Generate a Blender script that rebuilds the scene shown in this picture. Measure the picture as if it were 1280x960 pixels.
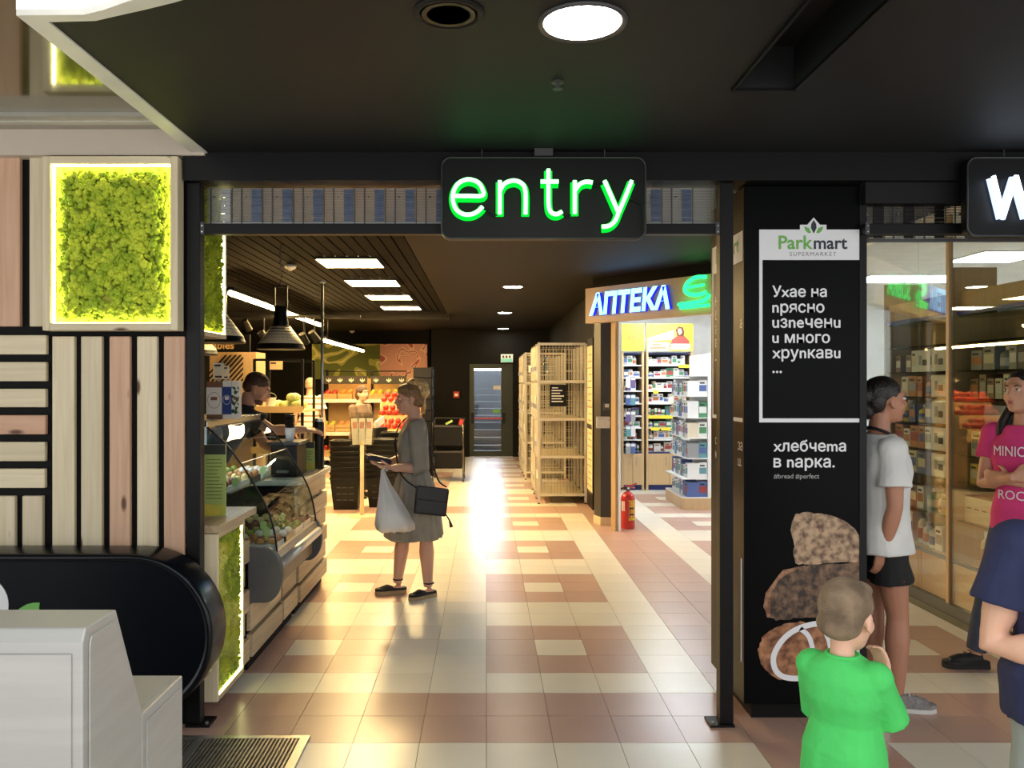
import bpy, bmesh, math, random
import numpy as np
from mathutils import Vector, Matrix
random.seed(7)
PI = math.pi
SC = bpy.context.scene
COL = SC.collection
for o in list(bpy.data.objects): bpy.data.objects.remove(o)

# ------------------------------------------------------------------ camera, world, exposure
F, CX, CY, EYE = 1036.0, 608.0, 480.0, 1.61      # focal length and vanishing point in pixels of 1280x960, eye height
cam = bpy.data.cameras.new('camera'); camo = bpy.data.objects.new('camera', cam); COL.objects.link(camo)
camo.location = (0, 0, EYE); camo.rotation_euler = (PI/2, 0, 0)
cam.sensor_width = 36; cam.sensor_fit = 'HORIZONTAL'; cam.lens = 36*F/1280
cam.shift_x = (640-CX)/1280; cam.shift_y = 0; cam.clip_start = 0.05; cam.clip_end = 200
SC.camera = camo
w = bpy.data.worlds.new('hall_daylight'); SC.world = w; w.use_nodes = True
bgn = w.node_tree.nodes['Background']
bgn.inputs[0].default_value = (0.99, 1.0, 1.0, 1); bgn.inputs[1].default_value = 1.3
SC.view_settings.view_transform = 'Standard'; SC.view_settings.look = 'None'
SC.view_settings.gamma = 1; SC.view_settings.use_curve_mapping = False
SC.view_settings.exposure = 0.42

def P(px, py, Y): return Vector(((px-CX)*Y/F, Y, EYE-(py-CY)*Y/F))
def PX(px, Y): return (px-CX)*Y/F
def PZ(py, Y): return EYE-(py-CY)*Y/F

# ------------------------------------------------------------------ materials
def lin(c):
    r = []
    for v in c[:3]:
        v = v/255.0
        r.append(v/12.92 if v <= 0.04045 else ((v+0.055)/1.055)**2.4)
    return (r[0], r[1], r[2], 1)
MATS = {}
def M(name, col, rough=0.5, metal=0.0, var=0.10, scale=6.0, bump=0.0, bscale=80.0, coat=0.0, spec=0.5, col2=None, emit=None, estr=0.0, rnd=0.0, stretch=None, sss=0.0, ramp=None):
    if name in MATS: return MATS[name]
    m = bpy.data.materials.new(name); m.use_nodes = True
    nt = m.node_tree; N = nt.nodes; L = nt.links
    b = N['Principled BSDF']
    c1 = lin(col)
    c2 = lin(col2) if col2 else tuple(c1[i]*(1-var) for i in range(3))+(1,)
    tc = N.new('ShaderNodeTexCoord'); mp = N.new('ShaderNodeMapping'); L.new(tc.outputs['Object'], mp.inputs[0])
    if stretch: mp.inputs['Scale'].default_value = stretch
    nz = N.new('ShaderNodeTexNoise'); nz.inputs['Scale'].default_value = scale; nz.inputs['Detail'].default_value = 4
    L.new(mp.outputs[0], nz.inputs['Vector'])
    cr = N.new('ShaderNodeValToRGB'); cr.color_ramp.elements[0].position = 0.35; cr.color_ramp.elements[1].position = 0.65
    if ramp: cr.color_ramp.elements[0].position, cr.color_ramp.elements[1].position = ramp
    cr.color_ramp.elements[0].color = c2; cr.color_ramp.elements[1].color = c1
    L.new(nz.outputs['Fac'], cr.inputs[0])
    out = cr.outputs[0]
    if rnd:
        oi = N.new('ShaderNodeObjectInfo'); mr = N.new('ShaderNodeMapRange')
        mr.inputs['To Min'].default_value = 1-rnd; mr.inputs['To Max'].default_value = 1+rnd
        L.new(oi.outputs['Random'], mr.inputs['Value'])
        hs = N.new('ShaderNodeHueSaturation'); L.new(mr.outputs[0], hs.inputs['Value']); L.new(out, hs.inputs['Color']); out = hs.outputs[0]
    L.new(out, b.inputs['Base Color'])
    b.inputs['Roughness'].default_value = rough; b.inputs['Metallic'].default_value = metal
    b.inputs['Specular IOR Level'].default_value = spec
    if coat: b.inputs['Coat Weight'].default_value = coat; b.inputs['Coat Roughness'].default_value = 0.05
    if sss: b.inputs['Subsurface Weight'].default_value = sss; b.inputs['Subsurface Scale'].default_value = 0.01
    if bump:
        nb = N.new('ShaderNodeTexNoise'); nb.inputs['Scale'].default_value = bscale; L.new(mp.outputs[0], nb.inputs['Vector'])
        bp = N.new('ShaderNodeBump'); bp.inputs['Strength'].default_value = bump; bp.inputs['Distance'].default_value = 0.01
        L.new(nb.outputs['Fac'], bp.inputs['Height']); L.new(bp.outputs[0], b.inputs['Normal'])
    if emit:
        b.inputs['Emission Color'].default_value = lin(emit); b.inputs['Emission Strength'].default_value = estr
    MATS[name] = m; return m
def glass(name, tint=(240, 248, 246), refl=0.06, boost=1.0, rough=0.0):
    if name in MATS: return MATS[name]
    m = bpy.data.materials.new(name); m.use_nodes = True
    nt = m.node_tree; N = nt.nodes; L = nt.links; N.clear()
    o = N.new('ShaderNodeOutputMaterial'); mx = N.new('ShaderNodeMixShader'); t = N.new('ShaderNodeBsdfTransparent'); g = N.new('ShaderNodeBsdfGlossy')
    t.inputs[0].default_value = lin(tint); g.inputs['Roughness'].default_value = rough
    # Schlick reflectance from the angle, the same for both faces of a pane
    ge = N.new('ShaderNodeNewGeometry'); dt = N.new('ShaderNodeVectorMath'); dt.operation = 'DOT_PRODUCT'
    L.new(ge.outputs['Normal'], dt.inputs[0]); L.new(ge.outputs['Incoming'], dt.inputs[1])
    ab = N.new('ShaderNodeMath'); ab.operation = 'ABSOLUTE'; L.new(dt.outputs['Value'], ab.inputs[0])
    iv = N.new('ShaderNodeMath'); iv.operation = 'SUBTRACT'; iv.inputs[0].default_value = 1.0; L.new(ab.outputs[0], iv.inputs[1])
    pw = N.new('ShaderNodeMath'); pw.operation = 'POWER'; pw.inputs[1].default_value = 5.0; L.new(iv.outputs[0], pw.inputs[0])
    mu = N.new('ShaderNodeMath'); mu.operation = 'MULTIPLY_ADD'; mu.inputs[1].default_value = 0.9*boost; mu.inputs[2].default_value = refl+.02; mu.use_clamp = True
    L.new(pw.outputs[0], mu.inputs[0]); L.new(mu.outputs[0], mx.inputs[0]); L.new(t.outputs[0], mx.inputs[1]); L.new(g.outputs[0], mx.inputs[2]); L.new(mx.outputs[0], o.inputs[0])
    MATS[name] = m; return m
def wood(name, c1, c2, axis='Z', rough=0.55, knots=True, rnd=0.08, knotcol=(92, 58, 38)):
    if name in MATS: return MATS[name]
    m = bpy.data.materials.new(name); m.use_nodes = True
    nt = m.node_tree; N = nt.nodes; L = nt.links; b = N['Principled BSDF']
    tc = N.new('ShaderNodeTexCoord'); oi = N.new('ShaderNodeObjectInfo')
    ad = N.new('ShaderNodeVectorMath'); ad.operation = 'ADD'
    sc = N.new('ShaderNodeVectorMath'); sc.operation = 'SCALE'; sc.inputs[0].default_value = (13, 7, 17)
    L.new(oi.outputs['Random'], sc.inputs['Scale']); L.new(tc.outputs['Object'], ad.inputs[0]); L.new(sc.outputs[0], ad.inputs[1])
    mp = N.new('ShaderNodeMapping'); s = {'X': (1.2, 26, 26), 'Y': (26, 1.2, 26), 'Z': (26, 26, 1.2)}[axis]; mp.inputs['Scale'].default_value = s
    L.new(ad.outputs[0], mp.inputs[0])
    nz = N.new('ShaderNodeTexNoise'); nz.inputs['Scale'].default_value = 1.6; nz.inputs['Detail'].default_value = 5; nz.inputs['Distortion'].default_value = 0.6
    L.new(mp.outputs[0], nz.inputs['Vector'])
    cr = N.new('ShaderNodeValToRGB'); cr.color_ramp.elements[0].position = 0.3; cr.color_ramp.elements[1].position = 0.7
    cr.color_ramp.elements[0].color = lin(c2); cr.color_ramp.elements[1].color = lin(c1); L.new(nz.outputs['Fac'], cr.inputs[0])
    out = cr.outputs[0]
    if knots:
        mk = N.new('ShaderNodeMapping'); k = {'X': (3.2, 9, 9), 'Y': (9, 3.2, 9), 'Z': (9, 9, 3.2)}[axis]; mk.inputs['Scale'].default_value = k
        L.new(ad.outputs[0], mk.inputs[0])
        vo = N.new('ShaderNodeTexVoronoi'); vo.inputs['Scale'].default_value = 1.0; L.new(mk.outputs[0], vo.inputs['Vector'])
        kr = N.new('ShaderNodeValToRGB'); kr.color_ramp.elements[0].position = 0.07; kr.color_ramp.elements[1].position = 0.15
        kr.color_ramp.elements[0].color = (1, 1, 1, 1); kr.color_ramp.elements[1].color = (0, 0, 0, 1); L.new(vo.outputs['Distance'], kr.inputs[0])
        mx = N.new('ShaderNodeMix'); mx.data_type = 'RGBA'; L.new(kr.outputs[0], mx.inputs[0]); L.new(out, mx.inputs[6]); mx.inputs[7].default_value = lin(knotcol); out = mx.outputs[2]
    if rnd:
        mr = N.new('ShaderNodeMapRange'); mr.inputs['To Min'].default_value = 1-rnd; mr.inputs['To Max'].default_value = 1+rnd; L.new(oi.outputs['Random'], mr.inputs['Value'])
        hs = N.new('ShaderNodeHueSaturation'); L.new(mr.outputs[0], hs.inputs['Value']); L.new(out, hs.inputs['Color']); out = hs.outputs[0]
    L.new(out, b.inputs['Base Color']); b.inputs['Roughness'].default_value = rough
    MATS[name] = m; return m
def E(name, col, strength):
    if name in MATS: return MATS[name]
    m = bpy.data.materials.new(name); m.use_nodes = True; nt = m.node_tree; N = nt.nodes; L = nt.links; N.clear()
    o = N.new('ShaderNodeOutputMaterial'); e = N.new('ShaderNodeEmission'); e.inputs[0].default_value = lin(col); e.inputs[1].default_value = strength
    L.new(e.outputs[0], o.inputs[0]); MATS[name] = m; return m

# ------------------------------------------------------------------ mesh builder
class MB:
    def __init__(s): s.v = []; s.f = []; s.mi = []; s.cur = 0
    def _add(s, vs, fs):
        b = len(s.v); s.v += [tuple(v) for v in vs]; s.f += [tuple(b+i for i in f) for f in fs]; s.mi += [s.cur]*len(fs); return s
    def box(s, x0, x1, y0, y1, z0, z1):
        vs = [(x0,y0,z0),(x1,y0,z0),(x1,y1,z0),(x0,y1,z0),(x0,y0,z1),(x1,y0,z1),(x1,y1,z1),(x0,y1,z1)]
        return s._add(vs, [(0,3,2,1),(4,5,6,7),(0,1,5,4),(1,2,6,5),(2,3,7,6),(3,0,4,7)])
    def obox(s, c, size, mat=None):
        hx, hy, hz = size[0]/2, size[1]/2, size[2]/2
        vs = [Vector(p) for p in [(-hx,-hy,-hz),(hx,-hy,-hz),(hx,hy,-hz),(-hx,hy,-hz),(-hx,-hy,hz),(hx,-hy,hz),(hx,hy,hz),(-hx,hy,hz)]]
        if mat is not None: vs = [mat @ v for v in vs]
        return s._add([v+Vector(c) for v in vs], [(0,3,2,1),(4,5,6,7),(0,1,5,4),(1,2,6,5),(2,3,7,6),(3,0,4,7)])
    def hexa(s, vs): return s._add(vs, [(0,3,2,1),(4,5,6,7),(0,1,5,4),(1,2,6,5),(2,3,7,6),(3,0,4,7)])
    def tube(s, pts, r, n=8, cap=True, closed=False):
        pts = [Vector(p) for p in pts]; k = len(pts); rr = r if isinstance(r, (list, tuple)) else [r]*k
        rings = []; up = None
        for i, p in enumerate(pts):
            a = pts[i-1] if (i > 0 or closed) else p; b = pts[(i+1) % k] if (i < k-1 or closed) else p
            t = (b-a); t = t.normalized() if t.length > 1e-9 else Vector((0,0,1))
            if up is None:
                up = Vector((0,0,1)) if abs(t.z) < 0.9 else Vector((1,0,0))
            u = t.cross(up); 
            if u.length < 1e-6: u = t.cross(Vector((1,0,0)))
            u.normalize(); w_ = u.cross(t).normalized(); up = w_
            q = rr[i]; qa, qb = (q if isinstance(q, (list, tuple)) else (q, q))
            rings.append([p+u*math.cos(2*PI*j/n)*qa+w_*math.sin(2*PI*j/n)*qb for j in range(n)])
        vs = [v for rg in rings for v in rg]; fs = []
        for i in range(k if closed else k-1):
            i2 = (i+1) % k
            for j in range(n): fs.append((i*n+j, i*n+(j+1) % n, i2*n+(j+1) % n, i2*n+j))
        if cap and not closed: fs.append(tuple(range(n-1,-1,-1))); fs.append(tuple((k-1)*n+j for j in range(n)))
        return s._add(vs, fs)
    def cyl(s, p0, p1, r0, r1=None, n=12): return s.tube([p0, p1], [r0, r0 if r1 is None else r1], n)
    def lathe(s, prof, c=(0,0,0), n=20):
        vs = []; fs = []; k = len(prof)
        for r, z in prof:
            for j in range(n): vs.append((c[0]+r*math.cos(2*PI*j/n), c[1]+r*math.sin(2*PI*j/n), c[2]+z))
        for i in range(k-1):
            for j in range(n): fs.append((i*n+j, i*n+(j+1) % n, (i+1)*n+(j+1) % n, (i+1)*n+j))
        if prof[0][0] > 1e-5: fs.append(tuple(range(n-1,-1,-1)))
        if prof[-1][0] > 1e-5: fs.append(tuple((k-1)*n+j for j in range(n)))
        return s._add(vs, fs)
    def ell(s, c, r, nu=12, nv=8, mat=None):
        c = Vector(c); vs = []; fs = []
        for i in range(1, nv):
            th = PI*i/nv
            for j in range(nu):
                ph = 2*PI*j/nu; v = Vector((r[0]*math.sin(th)*math.cos(ph), r[1]*math.sin(th)*math.sin(ph), r[2]*math.cos(th)))
                vs.append((mat @ v if mat is not None else v)+c)
        top = Vector((0,0,r[2])); bot = Vector((0,0,-r[2]))
        vs.append((mat @ top if mat is not None else top)+c); vs.append((mat @ bot if mat is not None else bot)+c)
        T = len(vs)-2; B = T+1
        for i in range(nv-2):
            for j in range(nu): fs.append((i*nu+j, (i+1)*nu+j, (i+1)*nu+(j+1) % nu, i*nu+(j+1) % nu))
        for j in range(nu): fs.append((T, j, (j+1) % nu)); fs.append((B, (nv-2)*nu+(j+1) % nu, (nv-2)*nu+j))
        return s._add(vs, fs)
    def prism(s, poly, axis, d0, d1):
        # poly in the plane across `axis`: X -> (y,z), Y -> (x,z), Z -> (x,y)
        def mk(a, b, d): return {'X': (d,a,b), 'Y': (a,d,b), 'Z': (a,b,d)}[axis]
        n = len(poly); vs = [mk(a,b,d0) for a,b in poly]+[mk(a,b,d1) for a,b in poly]
        return s._add(vs, [tuple(range(n)), tuple(range(2*n-1, n-1, -1))]+[(i, i+n, (i+1) % n+n, (i+1) % n) for i in range(n)])
    def quad(s, a, b, c, d): return s._add([a,b,c,d], [(0,1,2,3)])
    def loft(s, rings, closed_ring=True, cap=True):
        n = len(rings[0]); vs = [v for r in rings for v in r]; fs = []
        for i in range(len(rings)-1):
            for j in range(n if closed_ring else n-1): fs.append((i*n+j, i*n+(j+1) % n, (i+1)*n+(j+1) % n, (i+1)*n+j))
        if cap: fs.append(tuple(range(n-1,-1,-1))); fs.append(tuple((len(rings)-1)*n+j for j in range(n)))
        return s._add(vs, fs)
    def mesh(s, name, mats, smooth=False, fix=True):
        me = bpy.data.meshes.new(name); me.from_pydata(s.v, [], s.f)
        mats = mats if isinstance(mats, (list, tuple)) else [mats]
        for m in mats: me.materials.append(m)
        if len(mats) > 1: me.polygons.foreach_set('material_index', s.mi)
        if fix:
            bm = bmesh.new(); bm.from_mesh(me); bmesh.ops.recalc_face_normals(bm, faces=bm.faces); bm.to_mesh(me); bm.free()
        if smooth: me.polygons.foreach_set('use_smooth', [True]*len(me.polygons))
        me.update(); return me
    def build(s, name, mats, parent=None, bevel=0, smooth=False, seg=2, fix=True, auto=None):
        return link(name, s.mesh(name, mats, smooth, fix), parent, bevel, seg, auto)
def link(name, me, parent=None, bevel=0, seg=2, auto=None):
    o = bpy.data.objects.new(name, me); COL.objects.link(o)
    if parent is not None:
        o.parent = parent
        if parent.parent is None: o.matrix_parent_inverse = parent.matrix_basis.inverted()
    if bevel:
        b = o.modifiers.new('bevel', 'BEVEL'); b.width = bevel; b.segments = seg; b.limit_method = 'ANGLE'; b.angle_limit = 0.7
    if auto is not None:
        me.polygons.foreach_set('use_smooth', [True]*len(me.polygons)); me.set_sharp_from_angle(angle=auto)
    return o
def thing(name, label, cat, loc=(0,0,0), group=None, kind=None):
    o = bpy.data.objects.new(name, None); COL.objects.link(o); o.location = loc; o.empty_display_size = 0.1
    return tag(o, label, cat, group, kind)
def tag(o, label=None, cat=None, group=None, kind=None):
    if label: o['label'] = label
    if cat: o['category'] = cat
    if group: o['group'] = group
    if kind: o['kind'] = kind
    return o
def struct(o, label=None):
    o['kind'] = 'structure'
    if label: o['label'] = label
    return o
def copy_tree(o, parent=None):
    c = o.copy(); COL.objects.link(c)
    if parent is not None: c.parent = parent
    for ch in list(o.children): copy_tree(ch, c)
    return c
def place(o, loc, rz=0, label=None, group=None):
    o.location = loc; o.rotation_euler = (0, 0, rz)
    if label: o['label'] = label
    if group: o['group'] = group
    return o
TEXTN = [0]
def text_mesh(body, bold=0.0, extrude=0.0, space=1.0, shear=0.0):
    c = bpy.data.curves.new('lettering', 'FONT'); c.body = body; c.offset = bold; c.extrude = extrude; c.space_character = space; c.shear = shear; c.resolution_u = 3
    o = bpy.data.objects.new('lettering', c); COL.objects.link(o)
    dg = bpy.context.evaluated_depsgraph_get(); me = bpy.data.meshes.new_from_object(o.evaluated_get(dg))
    bpy.data.objects.remove(o); bpy.data.curves.remove(c); return me
def text(name, body, mat, parent, org, u, v, width=None, height=None, size=None, bold=0.0, depth=0.001, space=1.0, shear=0.0, base=True, fat=0.0):
    """lettering whose box starts at org (lower corner), u across, v up; width/height of the inked box in metres"""
    me = text_mesh(body, bold, 0.0, space, shear)
    co = np.zeros(len(me.vertices)*3); me.vertices.foreach_get('co', co); co = co.reshape(-1, 3)
    mn, mx = co.min(0), co.max(0)
    if size: sx = sy = size; off = np.array([mn[0], 0])
    else:
        sx = width/(mx[0]-mn[0]); sy = (height/(mx[1]-mn[1])) if height else sx; off = np.array([mn[0], 0 if base else mn[1]])
    u = Vector(u).normalized(); v = Vector(v).normalized(); n = u.cross(v)
    org = Vector(org)
    new = [org+u*((x-off[0])*sx)+v*((y-off[1])*sy)+n*depth for x, y, z in co]
    if fat:
        b = MB(); fs = [tuple(p.vertices) for p in me.polygons]
        for i, (du, dv) in enumerate(((0, 0), (fat, 0), (-fat, 0), (0, fat), (0, -fat))): b._add([p+u*du+v*dv+n*(.00004*i) for p in new], fs)
        me2 = b.mesh(name, mat, fix=False); bpy.data.meshes.remove(me); return link(name, me2, parent)
    me.vertices.foreach_set('co', [q for p in new for q in p]); me.materials.clear(); me.materials.append(mat); me.name = name; me.update()
    return link(name, me, parent)

# shared materials
m_black = M('black_paint', (14, 14, 15), 0.6, var=0.1, spec=.3)
m_blackw = M('black_wall', (11, 11, 11), 0.7, var=0.2, spec=.2)
m_bframe = M('black_steel', (10, 10, 11), 0.45, var=0.1, spec=.25)
m_white = M('white_paint', (232, 232, 228), 0.5, var=0.04)
m_steel = M('brushed_steel', (190, 188, 182), 0.34, metal=0.85, var=0.10, scale=3, stretch=(1, 1, 30))
m_chrome = M('chrome', (210, 210, 208), 0.18, metal=1.0, var=0.03)
m_dgrey = M('dark_grey_plastic', (62, 62, 64), 0.45)
m_lgrey = M('light_grey_plastic', (186, 184, 180), 0.4)
m_bplastic = M('black_plastic', (10, 10, 11), 0.4, var=0.2, spec=.3)
w_pale = wood('pale_pine', (224, 211, 180), (208, 192, 158))
w_red = wood('reddish_pine', (206, 170, 142), (190, 150, 122))
w_paleH = wood('pale_pine_across', (224, 211, 180), (208, 192, 158), 'X')
w_redH = wood('reddish_pine_across', (205, 166, 138), (190, 148, 120), 'X')
w_paleY = wood('pale_pine_deep', (206, 186, 152), (180, 156, 122), 'Y')
w_beech = wood('beech_laminate', (206, 176, 132), (196, 164, 120), 'Z', 0.45, knots=False, rnd=0.04)
w_oak = wood('orange_laminate', (206, 160, 104), (192, 144, 90), 'Y', 0.35, knots=False, rnd=0.03)
# ------------------------------------------------------------------ floor: tiles of 0.30 m
T = 0.30; Y0 = 3.42
m_grout = M('floor_grout', (150, 132, 112), 0.8)
m_cream = M('cream_floor_tile', (230, 223, 206), 0.28, var=0.05, scale=2.5, rnd=0.04, spec=0.5)
m_pink = M('dusty_pink_floor_tile', (190, 154, 138), 0.28, var=0.07, scale=2.5, rnd=0.05, spec=0.5)
floor = struct(MB().box(-5.5, 7.5, -1.5, 26, -0.12, -0.004).build('floor', m_grout), 'cream and dusty pink tiled floor')
def pink(k, j):
    if j in (1, 2) or k in (4, 5): return True
    if j in (23, 24) and k < 4: return True
    jj = j if 3 <= j <= 22 else (j-22 if j >= 25 else (-j+3 if j <= 0 else 99))
    r = (jj-4) % 5
    if jj < 4 or r > 2: return False
    kk = (k % 5) if k < 4 else (k-7) % 5
    if kk > 2: return False
    return not (r == 1 and kk == 1)
tm = {}
for nm, mt in (('c', m_cream), ('p', m_pink)):
    tm[nm] = MB().box(-T/2+.0015, T/2-.0015, -T/2+.0015, T/2-.0015, -0.006, 0).mesh('tile', mt)
cells = []
for k in range(-18, 25):
    for j in range(-16, 75):
        x = (k+.5)*T; y = Y0+(j+.5)*T
        if y > 23.5: continue
        if y > 3.95 and x < -1.5 and y < 7: continue
        cells.append((k, j, x, y))
def seen(x, y):
    if y < 3.2: return False
    px = CX+F*x/y
    if not (235 < px < 1290): return False
    if y > 3.9 and x < -1.30: return False
    if 1.2 < x < 1.75 and 3.95 < y < 4.55: return False
    if x > 3.1: return False
    if y > 4 and 890 < px < 1082: return False
    return True
vis = sorted([c for c in cells if seen(c[2], c[3])], key=lambda c: c[3])[:300]
vs_ = set((c[0], c[1]) for c in vis)
for k, j, x, y in vis:
    o = bpy.data.objects.new('tile', tm['p' if pink(k, j) else 'c']); COL.objects.link(o); o.location = (x, y, 0); o.parent = floor
rest = MB()
for k, j, x, y in cells:
    if (k, j) in vs_: continue
    rest.cur = 1 if pink(k, j) else 0
    rest.box(x-T/2+.0015, x+T/2-.0015, y-T/2+.0015, y+T/2-.0015, -0.006, 0)
rest.build('tile_field', [m_cream, m_pink], floor, fix=False)['kind'] = 'stuff'

# ------------------------------------------------------------------ front hall: black canopy with white rim
CZ = 2.69
curve = [(-1.30, 2.46), (-1.156, 2.452), (-1.093, 2.425), (-.983, 2.38), (-.873, 2.331), (-.6, 2.19), (-.25, 1.99), (.2, 1.75), (.8, 1.5), (1.6, 1.3), (2.6, 1.15), (4.0, 1.05), (6.5, 1.0)]
sx0, sx1, sy0_, sy1_ = .905, 1.12, 1.6, 3.02          # the slot is a real recess in the canopy
def cy_at(x):
    for (xa, ya_), (xb, yb_) in zip(curve, curve[1:]):
        if xa <= x <= xb: return ya_+(yb_-ya_)*(x-xa)/(xb-xa)
cm_ = MB().prism([(-1.30, 3.98)]+[p for p in curve if p[0] < sx0]+[(sx0, cy_at(sx0)), (sx0, 3.98)], 'Z', CZ, CZ+.5)
cm_.prism([(sx1, 3.98), (sx1, cy_at(sx1))]+[p for p in curve if p[0] > sx1]+[(6.5, 3.98)], 'Z', CZ, CZ+.5)
cm_.prism([(sx0, cy_at(sx0)), (sx1, cy_at(sx1)), (sx1, sy0_), (sx0, sy0_)], 'Z', CZ, CZ+.5)
cm_.box(sx0, sx1, sy1_, 3.98, CZ, CZ+.5).box(sx0, sx1, sy0_, sy1_, CZ+.16, CZ+.5)
canopy = struct(cm_.build('ceiling_canopy', M('canopy_black', (24, 26, 27), .6, var=.1, spec=.3)), 'black painted ceiling of the entrance canopy')
rim_pts = [(-1.30, 3.98), (-1.30, 2.46)]+curve[1:]
out_pts = [(-1.37, 3.90), (-1.37, 2.415), (-1.17, 2.41), (-1.10, 2.38)]+[(x-.03, y-.05) for x, y in curve[3:]]
rm = MB()
for i in range(len(rim_pts)-1):
    a, b, c, d = rim_pts[i], rim_pts[i+1], out_pts[i+1], out_pts[i]
    rm.hexa([(a[0],a[1],CZ-.006),(b[0],b[1],CZ-.006),(c[0],c[1],CZ-.006),(d[0],d[1],CZ-.006),(a[0],a[1],CZ+.012),(b[0],b[1],CZ+.012),(c[0],c[1],CZ+.012),(d[0],d[1],CZ+.012)])
rm.build('rim', M('canopy_rim_white', (225, 224, 214), 0.4), canopy)
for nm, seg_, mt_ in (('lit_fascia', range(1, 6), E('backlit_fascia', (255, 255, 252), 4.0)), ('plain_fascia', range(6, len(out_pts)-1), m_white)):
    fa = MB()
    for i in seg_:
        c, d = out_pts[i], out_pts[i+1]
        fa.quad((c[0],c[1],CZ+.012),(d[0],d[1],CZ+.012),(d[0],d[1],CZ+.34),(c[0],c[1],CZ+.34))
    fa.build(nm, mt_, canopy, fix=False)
sf = MB(); c, d = out_pts[0], out_pts[1]
sf.quad((c[0],c[1],CZ+.012),(d[0],d[1],CZ+.012),(d[0],d[1],CZ+.34),(c[0],c[1],CZ+.34)); sf.build('side_fascia', m_white, canopy, fix=False)
# recessed slot, service hatch marks
MB().box(sx0, sx1, sy0_, sy1_, CZ+.15, CZ+.16).build('recessed_slot', m_black, canopy)
s2 = MB(); s2.box(.895, .905, 1.6, 3.03, CZ-.012, CZ); s2.box(1.12, 1.13, 1.6, 3.03, CZ-.012, CZ); s2.box(.895, 1.13, 3.02, 3.03, CZ-.012, CZ); s2.build('slot_edge', m_bframe, canopy)
# higher glossy ceiling over the left, beige bulkhead under it
GZ = 2.81
def glossceil():
    m = M('gold_gloss_ceiling', (84, 76, 38), 0.12, var=0.06, scale=1.2, coat=0.6, spec=0.8); return m
gc = MB().box(-6, -1.345, -1.5, 3.93, GZ, GZ+.05); gc = struct(gc.build('ceiling_gloss', glossceil()), 'glossy gold stretch ceiling')
MB().box(-6, -1.40, 3.66, 3.845, GZ-.018, GZ).build('profile', M('ceiling_profile_metal', (168, 164, 152), 0.3, metal=0.5), gc)
MB().box(-6, -1.40, 3.72, 3.76, GZ-.024, GZ-.018).build('profile_ridge', M('ceiling_profile_lip', (200, 196, 184), 0.3, metal=0.4), gc)
struct(MB().box(-6, -1.31, 3.845, 3.93, 2.672, GZ-.018).build('trim_1', M('beige_bulkhead', (196, 184, 168), 0.55, var=0.03)), 'beige bulkhead above the slatted wall')

# ------------------------------------------------------------------ slatted wall on the left
FY = 3.9; S = FY/F
wl = struct(MB().box(-5.5, -1.412, 3.925, 4.0, 0, 2.672).build('wall_slatted', m_blackw), 'black wall clad with pine slats')
def slat(x0, x1, y0, y1, mt): 
    MB().box(PX(x0, FY), PX(x1, FY), 3.897, 3.924, PZ(y1, FY), PZ(y0, FY)).build('slat', mt, wl, bevel=.003, seg=1)
slat(-30, 25, 196, 408, w_red); slat(37, 66, 196, 408, w_pale); slat(-62, -40, 196, 408, w_pale)
for i, (y0, y1) in enumerate([(419,443),(452.5,476.5),(486,509),(519,543),(552.5,576.5),(586,610)]):
    slat(-95, 58-i*.4, y0, y1, w_redH if i == 3 else w_paleH)
slat(-60, -42, 620, 760, w_pale); slat(-30, -12, 620, 760, w_red); slat(-8, 18.5, 620, 760, w_pale); slat(28, 53, 620, 760, w_pale)
for x0, x1, mt in [(65.5,93,w_pale),(101.5,127.5,w_pale),(137,162.5,w_red),(171.5,196.5,w_pale),(205,230.5,w_red)]: slat(x0, x1, 420.5, 694, mt)
slat(150, 230, 702, 760, w_paleH)

# ------------------------------------------------------------------ black steel frame of the two entrances
hd = struct(MB().box(-1.412, 6.5, 3.86, 4.05, PZ(228, FY), CZ+.02).build('trim_header', m_bframe), 'black header beam over both entrances')
wx = struct(MB().box(3.3, 6.5, 3.92, 4.0, 0, PZ(228, FY)).build('wall_right_front', m_blackw))
def post(px0, px1, foot, label):
    t = thing('frame_post', label, 'post', (PX((px0+px1)/2, FY), 3.935, 0), 'black steel posts of the entrance frame')
    MB().box(PX(px0, FY), PX(px1, FY), 3.90, 3.965, 0.006, PZ(228, FY)).build('shaft', m_bframe, t, bevel=.004)
    x0, x1 = PX(px0, FY), PX(px1, FY)
    fp = MB().box(x0-(.05 if foot < 0 else 0), x1+(.05 if foot > 0 else 0), 3.88, 3.99, 0.0005, .012).build('foot_plate', m_bframe, t)
    xb = x0-.03 if foot < 0 else x1+.03
    MB().lathe([(.009,0),(.009,.006),(.004,.009)], (xb, 3.905, .012), 8).build('bolt', m_steel, fp)
    return t
post(233, 250, 1, 'black steel frame post beside the slatted pine wall')
post(900, 917, -1, 'black steel frame post beside the printed bread column')
def bar(x0, x1, label):
    t = thing('frame_crossbar', label, 'crossbar', ((x0+x1)/2, 3.93, PZ(292, FY)))
    MB().box(x0, x1, 3.905, 3.96, PZ(292, FY), PZ(279, FY)).build('rail', m_bframe, t, bevel=.003)
    for xs, sg in ((x0, 1), (x1, -1)):
        p = MB().box(min(xs, xs+sg*.018), max(xs, xs+sg*.018), 3.898, 3.905, PZ(293, FY), PZ(277.5, FY)).build('bracket', m_dgrey, t)
        for dz in (.012, .04):
            MB().cyl((xs+sg*.009, 3.898, PZ(293, FY)+dz), (xs+sg*.009, 3.893, PZ(293, FY)+dz), .004, n=8).build('screw', m_chrome, p)
    return t
bar(PX(250.5, FY), PX(899.5, FY), 'black steel crossbar under the roller grille and green neon sign')
bar(PX(1082, FY), 3.28, 'black steel crossbar under the grille with the white neon sign')
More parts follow.
